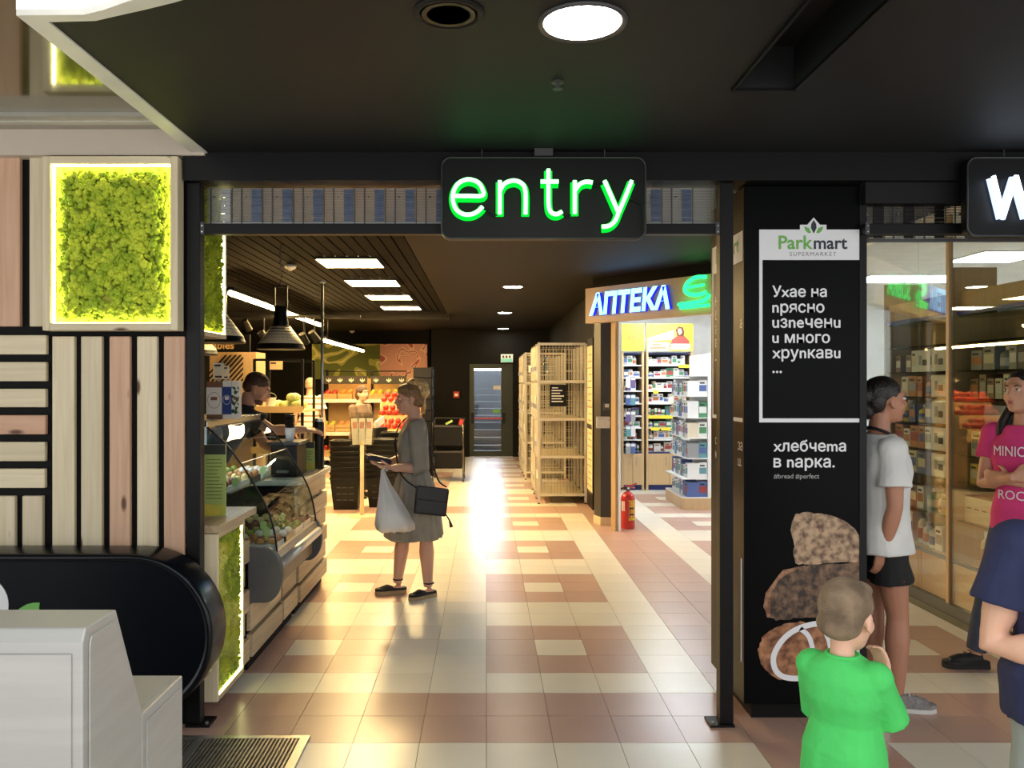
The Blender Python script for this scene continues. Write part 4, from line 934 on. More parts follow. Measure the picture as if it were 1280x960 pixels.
MB().box(PX(338, cy0), PX(354, cy0), cy0-.03, cy0-.025, PZ(462, cy0), PZ(451.5, cy0)).build('card', M('card_peach', (236, 200, 150), 0.6), t)
MB().box(PX(339, cy0), PX(346, cy0), cy0-.032, cy0-.03, PZ(455, cy0), PZ(453, cy0)).build('print', M('card_ink', (60, 54, 48)), t)
MB().cyl((PX(346, cy0), cy0-.027, PZ(452, cy0)), (PX(346, cy0), cy0-.027, 1.875), .003, n=6).build('hook', m_bframe, t)
# lattice pillar and vegetables sign
LY = 9.4; l0, l1, l2 = PX(262, LY), PX(304, LY), PX(320, LY)
lt = thing('lattice_pillar', 'pine pillar with black diagonal stripes below the vegetables sign', 'pillar', ((l0+l2)/2, LY+.2, 0))
MB().box(l0, l2, LY, LY+.4, 0, PZ(440, LY)).build('body', w_beech, lt)
zt = PZ(444, LY); zb_ = PZ(480, LY)
x = l0
for i in range(9):
    a = l0-.12+i*.055
    MB().prism([(max(l0, a), zb_+max(0, (l0-a))*1.1), (max(l0, a+.022), zb_+max(0, l0-a-.022)*1.1), (min(a+.022+.30, l1), zb_+(min(a+.022+.30, l1)-a-.022)*1.1), (min(a+.30, l1), zb_+(min(a+.30, l1)-a)*1.1)], 'Y', LY-.012, LY-.001).build('stripe', m_bframe, lt)
vs = thing('hanging_sign', 'black hanging sign lettered vegetables over the lattice pillar', 'sign', (PX(270, 9.2), 9.2, PZ(441, 9.2)))
MB().box(PX(225, 9.2), PX(312, 9.2), 9.2, 9.24, PZ(440, 9.2), PZ(418, 9.2)).build('board', m_bframe, vs)
text('lettering', 'vegetables', M('sign_tan_letters', (214, 178, 120), 0.5), vs, (PX(236, 9.2), 9.198, PZ(436, 9.2)), (1,0,0), (0,0,1), width=PX(292.5, 9.2)-PX(236, 9.2), bold=.02)
for px in (235, 283): MB().cyl((PX(px, 9.22), 9.22, PZ(418, 9.22)), (PX(px, 9.22), 9.22, IZ+.05), .005, n=6).build('cord', m_bplastic, vs)

# ------------------------------------------------------------------ baskets, brochure stand, trolley
def basket_proto():
    t = thing('shopping_basket', 'x', 'basket', (0, 0, 0))
    r0, r1, h = (.15, .10), (.19, .14), .40
    b = MB(); W = .006
    b.loft([[(-r1[0],-r1[1],h),(r1[0],-r1[1],h),(r1[0],r1[1],h),(-r1[0],r1[1],h)], [(-r0[0],-r0[1],0),(r0[0],-r0[1],0),(r0[0],r0[1],0),(-r0[0],r0[1],0)]], cap=False)
    b.loft([[(-r0[0]+W,-r0[1]+W,.01),(r0[0]-W,-r0[1]+W,.01),(r0[0]-W,r0[1]-W,.01),(-r0[0]+W,r0[1]-W,.01)], [(-r1[0]+W,-r1[1]+W,h),(r1[0]-W,-r1[1]+W,h),(r1[0]-W,r1[1]-W,h),(-r1[0]+W,r1[1]-W,h)]], cap=False)
    b._add([(-r0[0],-r0[1],0),(r0[0],-r0[1],0),(r0[0],r0[1],0),(-r0[0],r0[1],0)], [(0,1,2,3)])
    b.build('bin', m_bplastic, t)
    MB().tube([(-r1[0],-r1[1],h),(r1[0],-r1[1],h),(r1[0],r1[1],h),(-r1[0],r1[1],h)], .012, 8, closed=True).build('rim', M('basket_rim', (22, 21, 20), 0.4, spec=.3), t, smooth=True)
    MB().tube([(-r1[0]-.004,-.02,h),(-r1[0]-.012,-r1[1]*.6,h+.006),(-r1[0]+.05,-r1[1]-.012,h+.004),(r1[0]-.05,-r1[1]-.012,h+.004),(r1[0]+.012,-r1[1]*.6,h+.006),(r1[0]+.004,-.02,h)], .006, 6).build('handle', m_bplastic, t, smooth=True)
    for xx in (-.08, 0, .08):
        for zz in (.12, .2, .28): MB().box(xx-.03, xx+.03, -r0[1]-.1*zz-.0014, -r0[1]-.1*zz+.002, zz, zz+.012).build('slot', m_dgrey, t)
    return t
bp = basket_proto(); first = True
for si, (px, Y, n) in enumerate(((431, 10.55, 8), (475.5, 10.75, 8), (494, 11.2, 9))):
    for i in range(n):
        o = bp if first else copy_tree(bp); first = False
        place(o, (PX(px, Y), Y+.14, .0025+i*.068), 0, 'black plastic shopping basket, %s of the stack %s' % ('topmost' if i == n-1 else ORD[i]+(' from the floor' if i else ''), ('beside the shop aisle', 'behind the brochure stand', 'behind the grey-dressed woman')[si]), 'nested black shopping baskets')
bs = thing('brochure_stand', 'cream floor stand with clear brochure holder before the baskets', 'stand', (PX(452, 10.1), 10.1, 0))
bx_ = PX(452.5, 10.1)
MB().lathe([(.16, .0005), (.16, .008), (.03, .014), (0, .014)], (bx_, 10.1, 0), 24).build('base', M('stand_cream', (222, 206, 170), 0.4), bs, smooth=True, auto=.6)
MB().cyl((bx_, 10.1, .012), (bx_, 10.1, .92), .024, n=12).build('pole', M('stand_cream', (222, 206, 170)), bs, smooth=True)
hz0, hz1 = PZ(556, 10.1), PZ(521, 10.1)
MB().box(bx_-.14, bx_+.14, 10.05, 10.056, hz0, hz1).build('holder_front', glass('acrylic', (244, 244, 240), 0.04, 1.0), bs)
MB().box(bx_-.14, bx_+.14, 10.14, 10.146, hz0, hz1+.05).build('holder_back', MATS['acrylic'], bs); MB().box(bx_-.14, bx_+.14, 10.05, 10.146, hz0-.006, hz0).build('holder_floor', MATS['acrylic'], bs)
for i in range(3):
    x = bx_-.085+i*.085
    t = thing('brochure', 'white folded brochure in the clear holder on the cream stand', 'brochure', (x, 10.1, hz0), 'brochures in the floor stand')
    MB().obox((x, 10.085+i*.012, hz0+.163), (.075, .012, .32), Matrix.Rotation(.06*(i-1), 3, 'Y')).build('cover', m_white, t)
    MB().obox((x, 10.0785+i*.012, hz0+.24), (.055, .001, .08), Matrix.Rotation(.06*(i-1), 3, 'Y')).build('print', M('brochure_print', (206, 150, 140), 0.5), t)
TY = 13.6; tx0, tx1 = PX(541, TY), PX(579, TY)
tr = thing('basket_trolley', 'black two tier basket trolley with chrome frame by the black wall', 'trolley', ((tx0+tx1)/2, TY+.3, 0))
m_tc = M('trolley_chrome_dark', (120, 118, 114), 0.25, metal=.9)
for x in (tx0, tx1):
    MB().tube([(x, TY, .06), (x, TY, .92), (x, TY+.06, .97)], .012, 8).build('front_post', m_tc if x == tx1 else m_bframe, tr, smooth=True)
    MB().tube([(x, TY+.55, .06), (x, TY+.55, .98), (x, TY+.62, 1.02)], .012, 8).build('rear_post', m_bframe, tr, smooth=True)
    MB().tube([(x, TY, .10), (x, TY+.55, .10)], .010, 8).build('side_rail', m_bframe, tr)
    for y in (TY, TY+.55):
        MB().tube([(x-.012, y, .045), (x+.012, y, .045)], .045, 14).build('caster', m_dgrey, tr)
for z0, z1 in ((.22, .50), (.58, .92)):
    b = MB(); 
    b.box(tx0+.02, tx1-.02, TY+.02, TY+.54, z0, z0+.012).box(tx0+.02, tx1-.02, TY+.02, TY+.03, z0, z1).box(tx0+.02, tx1-.02, TY+.53, TY+.54, z0, z1).box(tx0+.02, tx0+.03, TY+.03, TY+.53, z0, z1).box(tx1-.03, tx1-.02, TY+.03, TY+.53, z0, z1)
    b.build('basket', m_bplastic, tr)
    MB().box(tx0+.005, tx1-.005, TY+.0, TY+.02, z1-.02, z1+.01).build('rim', m_dgrey, tr)
MB().tube([(tx0, TY+.62, 1.02), (tx1, TY+.62, 1.02)], .016, 10).build('push_handle', m_bframe, tr)
MB().obox((PX(561, TY), TY+.1, .975), (.12, .05, .035), Matrix.Rotation(-.5, 3, 'Y')).build('coin_lock', M('lock_green', (170, 200, 110), 0.4), tr)
MB().obox((PX(576, TY), TY+.1, .98), (.06, .05, .09), Matrix.Rotation(.3, 3, 'Y')).build('grip', M('grip_red', (200, 60, 56), 0.4), tr)
# fire call point, exit sign, wall sockets
t = thing('call_point', 'small red fire call point on the black far wall', 'call point', (PX(571, DY), DY-.02, PZ(496, DY)))
MB().box(PX(567, DY), PX(574, DY), DY-.04, DY-.001, PZ(497, DY), PZ(489.5, DY)).build('case', M('call_red', (190, 50, 44), 0.4), t, bevel=.005)
MB().box(PX(568.5, DY), PX(572.5, DY), DY-.043, DY-.04, PZ(495, DY), PZ(492, DY)).build('window', m_white, t)
t = thing('exit_sign', 'green and white lit exit sign above the glass door', 'sign', (PX(633, DY), DY-.05, PZ(453, DY)))
MB().box(PX(626, DY), PX(641, DY), DY-.09, DY-.01, PZ(453, DY), PZ(443, DY)).build('case', m_white, t)
MB().box(PX(626.6, DY), PX(640.2, DY), DY-.093, DY-.09, PZ(452.6, DY), PZ(448.5, DY)).build('green_panel', E('exit_green', (150, 220, 170), .8), t)
for px in (629, 633, 637): MB().box(PX(px-1.2, DY), PX(px+1.2, DY), DY-.093, DY-.09, PZ(447.6, DY), PZ(444.6, DY)).build('pictogram', m_dgrey, t)
# ------------------------------------------------------------------ mesh lockers along the corridor wall
m_lock = M('locker_cream_wire', (204, 198, 184), 0.4, metal=.2)
def wire_panel(b, o, u, v, nu, nv, r=.0022):
    o = Vector(o); u = Vector(u); v = Vector(v)
    for i in range(nu+1): b.tube([o+u*i/nu, o+u*i/nu+v], r, 4, cap=False)
    for j in range(nv+1): b.tube([o+v*j/nv, o+v*j/nv+u], r, 4, cap=False)
def locker(x0, x1, y0, ncol, wy, z1, label, tiers, ajar, seed):
    y1 = y0+ncol*wy
    t = thing('mesh_locker', label, 'locker', ((x0+x1)/2, (y0+y1)/2, 0))
    for c in range(ncol+1):
        y = y0+c*wy
        for x in (x0, x1):
            MB().box(x-.016, x+.016, y-.016, y+.016, .015, z1+(.02 if x == x0 else 0)).build('post', m_lock, t)
            MB().lathe([(.018, 0), (.018, .012), (.012, .016)], (x, y, 0.0005), 8).build('foot', m_bplastic, t)
    zb = .12; hz = (z1-zb)/tiers
    for k in range(tiers+1):
        z = zb+k*hz
        MB().box(x0, x1, y0-.012, y0+.012, z-.016, z+.016).build('rail', m_lock, t)
        if k < tiers: MB().box(x0+.01, x1-.01, y0+.01, y1-.01, z-.004, z+.003).build('shelf', M('locker_shelf', (176, 164, 138), 0.5), t)
    w1 = MB()
    for k in range(tiers):
        z = zb+k*hz
        wire_panel(w1, (x0+.016, y0, z+.016), (x1-x0-.032, 0, 0), (0, 0, hz-.032), 14, 4)
        wire_panel(w1, (x1, y0, z+.016), (0, y1-y0, 0), (0, 0, hz-.032), 20, 3)
        wire_panel(w1, (x0+.016, y1, z+.016), (x1-x0-.032, 0, 0), (0, 0, hz-.032), 10, 3)
    for c in range(1, ncol): 
        for k in range(tiers): wire_panel(w1, (x0+.016, y0+c*wy, zb+k*hz), (x1-x0-.03, 0, 0), (0, 0, hz-.03), 8, 3)
    w1.build('wire_mesh', m_lock, t, fix=False)['kind'] = 'stuff'
    r = random.Random(seed)
    for c in range(ncol):
        for k in range(tiers):
            z = zb+k*hz; y = y0+c*wy; a = ajar.get((c, k), 0.0)
            dmx = Matrix.Rotation(a, 3, 'Z')
            def tp(p): return Vector((x0-.02, y+wy-.02, 0))+dmx @ (Vector(p)-Vector((0, 0, 0)))
            b = MB(); ln = wy-.04
            b.tube([tp((0, 0, z+.02)), tp((0, -ln, z+.02)), tp((0, -ln, z+hz-.02)), tp((0, 0, z+hz-.02))], .008, 6, closed=True)
            dr = b.build('door', m_lock, t)
            wm = MB(); wire_panel(wm, tp((0, 0, z+.02)), tp((0, -ln, z+.02))-tp((0, 0, z+.02)), (0, 0, hz-.04), 8, 5); wm.build('door_mesh', m_lock, dr, fix=False)['kind'] = 'stuff'
            p0 = tp((-.012, -ln*.5, z+hz*.5)); MB().obox(p0, (.006, .10, .12), dmx).build('number_card', M('card_white', (226, 222, 210), .5), dr)
            MB().obox(tp((-.02, -ln+.03, z+hz*.35)), (.03, .05, .06), dmx).build('lock', m_steel, dr)
    return t
lk = locker(.705, 1.335, 11.14, 3, .5, PZ(430, 11.14), 'tall cream wire mesh locker with black notice on its end', 4, {(0, 0): .12, (1, 1): .2}, 1)
lx0, lx1 = PX(687, 11.1), PX(708, 11.1)
nb = MB().box(lx0, lx1, 11.10, 11.115, PZ(508, 11.1), PZ(481, 11.1)).build('notice_board', m_bplastic, lk, bevel=.004)
for i, (a, b_) in enumerate(((.15, .5), (.12, .75), (.12, .62), (.12, .85), (.12, .7), (.12, .8))):
    z = PZ(484.5+i*3.4, 11.1); MB().box(lx0+(lx1-lx0)*a, lx0+(lx1-lx0)*b_, 11.097, 11.10, z-.010, z+.003).build('text_line', m_print, nb)
locker(.66, 1.32, 13.95, 4, .55, 2.12, 'cream wire mesh locker standing between the tall locker and exit door', 4, {(0, 3): .5, (0, 1): .1, (1, 2): .25, (2, 0): .2}, 2)
for i, (x, y, z, cl, lb) in enumerate(((.80, 11.3, 1.747, (150, 170, 190), 'clear water bottle standing in the top locker cage'),)):
    t = thing('water_bottle', lb, 'bottle', (x, y, z))
    MB().lathe([(.03, 0), (.033, .01), (.033, .14), (.026, .17), (.012, .19), (.012, .21)], (x, y, z), 14).build('bottle', glass('bottle_clear', (210, 226, 236), .05, 1), t, smooth=True)
    MB().lathe([(.014, .208), (.014, .228), (0, .229)], (x, y, z), 10).build('cap', M('cap_blue', (60, 100, 180), .4), t)
# tall notice panel on the wall
pn = thing('notice_panel', 'tall cream printed panel in black frame leaning at the lockers', 'panel', (1.37, 11.9, 0))
pY0, pY1 = 11.0, 11.12
def pp(px, Yp): return PX(px, Yp)
ax0, ax1 = PX(721.5, 11.75), PX(731.5, 11.0)
MB().box(1.352, 1.378, 10.55, 11.1, .002, PZ(424, 11)).build('frame', m_bframe, pn)
MB().box(1.347, 1.352, 10.57, 11.08, .22, PZ(424, 11)-.10).build('sheet', M('sheet_cream', (232, 214, 168), .5), pn)
for i in range(22):
    z = PZ(430, 11)-.15-i*.085
    if i == 11: MB().box(1.344, 1.347, 10.6, 11.05, z-.03, z+.03).build('text_band', m_dgrey, pn); continue
    MB().box(1.3455, 1.347, 10.62, 10.62+.3+.12*((i*7) % 3)/2, z-.008, z+.004).build('text_line', M('ink_brown', (140, 116, 80), .6), pn)

# ------------------------------------------------------------------ pharmacy corner: column, facade sign, extinguisher
A = Vector((1.2, 9.35, 0)); dF = Vector((.984, -1.18, 0)).normalized(); nF = Vector((dF.y, -dF.x, 0)); nF = nF if nF.y < 0 else -nF
def FP(s, off, z): v = A+dF*s+nF*off; return Vector((v.x, v.y, z))
Lf = (3.15-1.2)/dF.x
colp = [(1.25, 9.62), (1.30, 9.43), (1.49, 9.40), (1.50, 9.75), (1.37, 9.9)]
pc = struct(MB().prism(colp, 'Z', .0, IZ).build('wall_column', M('column_charcoal', (40, 40, 40), .45, var=.1)), 'dark charcoal column at the pharmacy corner')
bp_ = [(x+(x-1.38)*.06, y+(y-9.62)*.06) for x, y in colp]
MB().prism(bp_, 'Z', 0.0005, .095).build('skirting', M('skirting_cream', (206, 190, 160), .4), pc)
t = thing('keypad', 'small keypad on the charcoal pharmacy column', 'keypad', (1.35, 9.40, 1.36))
MB().box(1.325, 1.40, 9.378, 9.41, 1.315, 1.395).build('case', m_dgrey, t, bevel=.005)
MB().box(1.34, 1.385, 9.375, 9.378, 1.345, 1.385).build('screen', m_lgrey, t)
t = thing('junction_box', 'pale grey junction box on the charcoal pharmacy column', 'box', (1.32, 9.4, 1.17))
MB().box(1.245, 1.395, 9.35, 9.415, 1.11, 1.24).build('case', m_lgrey, t, bevel=.006)
MB().cyl((1.38, 9.349, 1.20), (1.38, 9.345, 1.20), .006, n=8).build('indicator', M('led_red', (200, 60, 50), .4), t)
ex = thing('fire_extinguisher', 'red fire extinguisher with yellow label on the floor by the pharmacy', 'extinguisher', (PX(785.5, 9.25), 9.25, 0))
exx = PX(785.5, 9.22); m_red = M('extinguisher_red', (196, 38, 30), .3, coat=.4)
MB().lathe([(.074, .001), (.078, .012), (.078, .33), (.07, .37), (.045, .40), (.022, .41), (.02, .43)], (exx, 9.25, 0), 24).build('cylinder', m_red, ex, smooth=True, auto=.8)
MB().lathe([(.0795, .12), (.0795, .31)], (exx, 9.25, 0), 24).build('band', m_red, ex)
lb = MB(); n = 8
lb.loft([[(exx+.0792*math.cos(a), 9.25+.0792*math.sin(a), z) for a in [-PI*.52+PI*.46*i/n for i in range(n+1)]] for z in (.10, .32)], closed_ring=False, cap=False)
lb.build('label', M('label_yellow', (232, 206, 40), .5, col2=(190, 160, 40), scale=40), ex, fix=False)
wl_ = MB(); wl_.loft([[(exx+.0792*math.cos(a), 9.25+.0792*math.sin(a), z) for a in [-PI*.95+PI*.25*i/n for i in range(n+1)]] for z in (.20, .31)], closed_ring=False, cap=False); wl_.build('label', m_white, ex, fix=False)
for z in (.155, .225): MB().box(exx+.005, exx+.05, 9.25-.083, 9.25-.0755, z, z+.018).build('label_print', m_dgrey, ex)
MB().lathe([(.02, .42), (.024, .43), (.024, .46), (.012, .47)], (exx, 9.25, 0), 12).build('valve', m_dgrey, ex)
MB().tube([(exx-.03, 9.25, .47), (exx+.03, 9.25, .475), (exx+.10, 9.25, .50)], .008, 8).build('handle', m_red, ex); MB().tube([(exx-.02, 9.25, .455), (exx+.08, 9.25, .452)], .007, 8).build('lever', m_red, ex)
MB().tube(smooth_path([(exx-.02, 9.25, .45), (exx-.08, 9.24, .44), (exx-.095, 9.24, .36), (exx-.09, 9.24, .2)]), .01, 8).build('hose', m_bplastic, ex, smooth=True)
MB().ell((exx, 9.222, .45), (.012, .008, .012), 10, 6).build('gauge', m_white, ex)
# sign board
sgn = thing('pharmacy_sign', 'beige pharmacy fascia with glowing blue letters reading АПТЕКА', 'sign', (2.1, 8.2, 2.28))
z0, z1 = 2.287, 2.675
def slab(s0, s1, o0, o1, za, zb, name, mat, par): 
    vs = [FP(s0, o0, za), FP(s1, o0, za), FP(s1, o1, za), FP(s0, o1, za), FP(s0, o0, zb), FP(s1, o0, zb), FP(s1, o1, zb), FP(s0, o1, zb)]
    return MB().hexa(vs).build(name, mat, par)
slab(0, Lf, .02, .12, z0, z1, 'board', M('sign_beige', (196, 168, 140), .45, var=.04), sgn)
m_cyan = E('letter_face_cyan', (120, 205, 255), 3.2); m_dblue = E('letter_side_blue', (50, 50, 255), .7)
s0_, s1_ = .10, 1.20
tmw = (s1_-s0_)
org = FP(s0_, .165, 2.365)
text('letter_face', 'АПТЕКА', m_cyan, sgn, org, dF, (0,0,1), width=tmw, height=.245, bold=.045, shear=.12, base=False)
for q_ in range(4): text('letter_side', 'АПТЕКА', m_dblue, sgn, FP(s0_, .125+.009*q_, 2.365), dF, (0,0,1), width=tmw, height=.245, bold=.05, shear=.12, base=False)
m_ggreen = E('letter_face_green', (40, 255, 120), 2.4)
def fpath(pts, r, nm='logo_stroke'):
    MB().tube(smooth_path([FP(s, .155, z) for s, z in pts]), r, 8).build(nm, m_ggreen, sgn, smooth=True)
fpath([(1.62,2.645),(1.50,2.65),(1.40,2.60),(1.38,2.53),(1.44,2.49),(1.55,2.48),(1.62,2.50)], .02)
fpath([(1.40,2.56),(1.60,2.57)], .014); fpath([(1.30,2.40),(1.45,2.405),(1.60,2.42),(1.66,2.47)], .02); fpath([(1.32,2.365),(1.66,2.37)], .016)
text('letter_face', 'SUBRA', m_ggreen, sgn, FP(1.85, .13, 2.39), dF, (0,0,1), width=.8, height=.2, bold=.03, base=False)
# facade frame under the sign
fr = struct(slab(.30, .36, -.05, .03, 0, z0, 'door_2', w_beech, None), 'beech door frame of the pharmacy')
slab(.365, .385, -.03, .0, 0, z0, 'jamb_strip', m_white, fr)
slab(Lf-.06, Lf, -.05, .03, 0, z0, 'jamb', w_beech, fr)
struct(slab(0, Lf, -.06, .0, z1, IZ+.02, 'trim_5', m_blackw, None))
# pharmacy room
m_phw = M('pharmacy_wall_white', (228, 230, 228), .6)
struct(MB().box(1.5, 7.2, 13.25, 13.35, 0, 3.0).build('wall_pharmacy_back', m_phw)); struct(MB().box(7.1, 7.2, 4.0, 13.3, 0, 3.0).build('wall_pharmacy_side', m_phw))
struct(MB().box(1.485, 1.5, 9.85, 13.3, 0, 3.0).build('wall_pharmacy_left', m_phw)); struct(MB().box(3.3, 7.2, 4.01, 4.06, 0, 3.0).build('wall_pharmacy_front', m_phw))
pcl = struct(MB().prism([(1.5, 13.3), (1.5, 9.2), (3.2, 7.0), (3.2, 4.05), (7.2, 4.05), (7.2, 13.3)], 'Z', IZ, IZ+.08).build('ceiling_pharmacy', M('pharmacy_ceiling_white', (236, 240, 238), .6)), 'white pharmacy ceiling')
m_ph = E('pharmacy_panel_face', (240, 247, 255), 30.0)
for i, (x, y) in enumerate(((2.6, 10.3), (2.6, 12.0), (4.75, 7.7), (4.5, 9.3), (5.15, 9.3))):
    t = thing('panel_light', 'square white light panel in the white pharmacy ceiling', 'ceiling light', (x, y, IZ-.02), 'square panels in the pharmacy ceiling')
    MB().box(x-.31, x+.31, y-.31, y+.31, IZ-.012, IZ-.001).build('frame', m_white, t); MB().box(x-.29, x+.29, y-.29, y+.29, IZ-.018, IZ-.0125).build('diffuser', m_ph, t)

PALS = {'white': (228, 230, 230), 'cream': (226, 214, 180), 'blue': (70, 100, 176), 'green': (66, 150, 96), 'orange': (214, 120, 52), 'yellow': (226, 190, 60), 'red': (190, 56, 50), 'purple': (110, 80, 150), 'grey': (150, 154, 158), 'teal': (80, 156, 168), 'brown': (140, 100, 72), 'black': (40, 42, 46), 'pink': (220, 140, 160)}
def pm(c):
    g = sum(PALS[c])/3; return M('pack_'+c, tuple(int(v*.72+g*.28) for v in PALS[c]), .45, var=.06)
PM = {}
def product(kind, c, x, y, z, sx, sy_, h, lab, face, label, group, cat=None):
    """a carton or bottle at (x,y) front-centre on a shelf; face '-Y' or '-X' is the printed side"""
    key = (kind, c, lab, face, round(sx, 3), round(sy_, 3), round(h, 3))
    t = thing({'box': 'carton', 'bottle': 'bottle', 'jar': 'jar'}[kind], label, cat or {'box': 'carton', 'bottle': 'bottle', 'jar': 'jar'}[kind], (x, y, z), group)
    if key not in PM:
        if kind == 'box':
            a = MB().box(-sx/2, sx/2, -sy_/2, sy_/2, 0, h).mesh('pack', pm(c))
            if face == '-Y': b = MB().box(-sx*.42, sx*.42, -sy_/2-.001, -sy_/2, h*.28, h*.68).mesh('label', pm(lab)); d_ = MB().box(-sx*.36, sx*.2, -sy_/2-.001, -sy_/2, h*.76, h*.86).mesh('print', m_dprint)
            else: b = MB().box(-sx/2-.001, -sx/2, -sy_*.42, sy_*.42, h*.28, h*.68).mesh('label', pm(lab)); d_ = MB().box(-sx/2-.001, -sx/2, -sy_*.2, sy_*.36, h*.76, h*.86).mesh('print', m_dprint)
        else:
            r = min(sx, sy_)/2; nk = .45 if kind == 'bottle' else .9
            a = MB().lathe([(r*.94, 0), (r, h*.03), (r, h*.62), (r*.9, h*.70), (r*nk, h*.80), (r*nk, h*.84)], n=12).mesh('body', pm(c), True)
            b = MB().lathe([(r*1.01, h*.15), (r*1.01, h*.5)], n=12).mesh('label', pm(lab), True); d_ = MB().lathe([(r*nk*1.1, h*.83), (r*nk*1.1, h), (0, h)], n=10).mesh('cap', pm('white') if c != 'white' else pm('grey'))
        PM[key] = (a, b, d_)
    for me in PM[key]:
        o = bpy.data.objects.new(me.name.split('.')[0], me); COL.objects.link(o); o.parent = t
    return t
# shelf units facing the entrance
SY = 12.54
def shelf_unit(x0, x1, y, label, name, banner, pal, seed, text_b=None, labels_y=()):
    t = thing('pharmacy_shelf', label, 'shelf', ((x0+x1)/2, y+.2, 0))
    zs = (.58, .77, .95, 1.13, 1.32, 1.51, 1.71, 1.90, 2.08)
    MB().box(x0, x0+.03, y, y+.4, 0.001, 2.10).build('side_panel', w_beech, t); MB().box(x1-.03, x1, y, y+.4, 0.001, 2.10).build('side_panel', w_beech, t)
    MB().box(x0+.03, x1-.03, y+.37, y+.40, .08, 2.10).build('back_panel', M('shelf_back_dark', (58, 54, 52), .6), t)
    for i, z in enumerate(zs):
        sh = MB().box(x0+.03, x1-.03, y+.02, y+.37, z-.018, z).build('shelf_board', m_white if 0 < i < 8 else M('shelf_blue_edge', (50, 62, 110), .5), t)
    MB().box(x0+.03, x1-.03, y+.05, y+.37, .001, .08).build('plinth', M('plinth_blue', (34, 48, 110), .45), t)
    mid = (x0+x1)/2
    for a, b_ in ((x0+.03, mid-.003), (mid+.003, x1-.03)):
        dr = MB().box(a, b_, y+.0, y+.02, .085, .555).build('cabinet_door', w_beech, t, bevel=.002, seg=1)
        hx = b_-.05 if a < mid-.05 else a+.05
        MB().tube([(hx, y-.003, .38), (hx, y-.03, .40), (hx, y-.03, .48), (hx, y-.003, .50)], .006, 6).build('handle', m_chrome, dr, smooth=True)
    bn = MB().box(x0, x1, y-.02, y+.02, 2.11, 2.52).build('banner', banner, t)
    r = random.Random(seed); names = list(pal)
    ords = ('lowest', 'second', 'third', 'fourth', 'fifth', 'sixth', 'seventh', 'top')
    for i in range(8):
        z = zs[i]+.001; x = x0+.04; hmax = zs[i+1]-zs[i]-.03
        while True:
            kind = 'jar' if i in (0, 3) and r.random() < .7 else ('bottle' if r.random() < .15 else 'box')
            w_ = r.choice((.05, .065, .085)) if kind != 'box' else r.choice((.06, .08, .11))
            if x+w_ > x1-.04: break
            h = min(hmax, r.choice((.09, .12, .14))); c = r.choice(names); lab = r.choice([q_ for q_ in ('white', 'blue', 'green', 'orange', 'cream', 'red') if q_ != c])
            if kind == 'jar': h = min(h, .11)
            product(kind, c, x+w_/2, y+.11, z, w_-.006, .08 if kind == 'box' else w_-.006, h, lab, '-Y', '%s %s with %s label on the %s %s shelf' % (c, {'box': 'carton'}.get(kind, kind), lab, ords[i], name), 'packs on the %s shelves' % name)
            x += w_
    for i, fx, wd in labels_y:
        xx = x0+(x1-x0)*fx; MB().box(xx, xx+wd, y+.012, y+.018, zs[i]-.045, zs[i]+.005).build('price_strip', M('price_yellow', (240, 216, 60), .5), t)
    return t, bn
m_by = M('banner_yellow', (232, 204, 60), .5, var=.06, scale=2)
ux0, ux1 = PX(808, SY), PX(866, SY)
u1, bn = shelf_unit(ux0, ux1, SY, 'beech pharmacy shelf under the banner with smiling woman photo', 'central pharmacy', m_by, ('white', 'white', 'cream', 'green', 'white', 'cream', 'grey', 'white'), 11, labels_y=((7, .7, .18), (5, .15, .08), (3, 0.03, .38), (2, .1, .13), (2, .32, .14), (2, .85, .06)))
def bq(px, py): return (PX(px, SY), PZ(py, SY))
def bdec(pts, mat, k=1, nm='print'): return MB().prism([bq(*p) for p in pts], 'Y', SY-.02-.002*k, SY-.02).build(nm, mat, bn)
bdec([(809,423),(842,413),(842,424),(826,425),(809,427)], m_white); bdec([(809,428),(836,428),(836,439),(809,439)], M('banner_pale', (222, 214, 170), .5))
bdec([(840,424),(846,420),(855,420),(861,426),(862,433),(836,433)], M('banner_red', (196, 70, 60), .5), 2); bdec([(846,420),(844,412),(848,408),(853,409),(855,415),(854,421)], M('banner_hair', (90, 50, 36), .5), 3); bdec([(847,411),(851,411),(852,416),(849,419),(847,416)], M('banner_skin', (222, 170, 140), .5), 4)
bdec([(838,430),(862,430),(862,437),(838,437)], m_white, 3); bdec([(812,407),(834,408),(834,410),(812,409)], M('banner_orange', (230, 120, 50), .5)); bdec([(815,430),(826,430),(826,432),(815,432)], M('ink_brown', (140, 116, 80)), 2); bdec([(812,434),(832,434),(832,436),(812,436)], M('ink_brown', (140, 116, 80)), 2)
u2, bn2 = shelf_unit(PX(777, SY), PX(805, SY), SY, 'narrow beech pharmacy shelf under the plain yellow banner', 'narrow pharmacy', M('banner_mustard', (214, 186, 60), .5), ('grey', 'teal', 'purple', 'blue', 'white', 'black', 'white'), 12)
text('lettering', 'RMA', M('ink_brown', (140, 116, 80)), bn2, (PX(785, SY), SY-.024, PZ(425, SY)), (1,0,0), (0,0,1), width=.19)
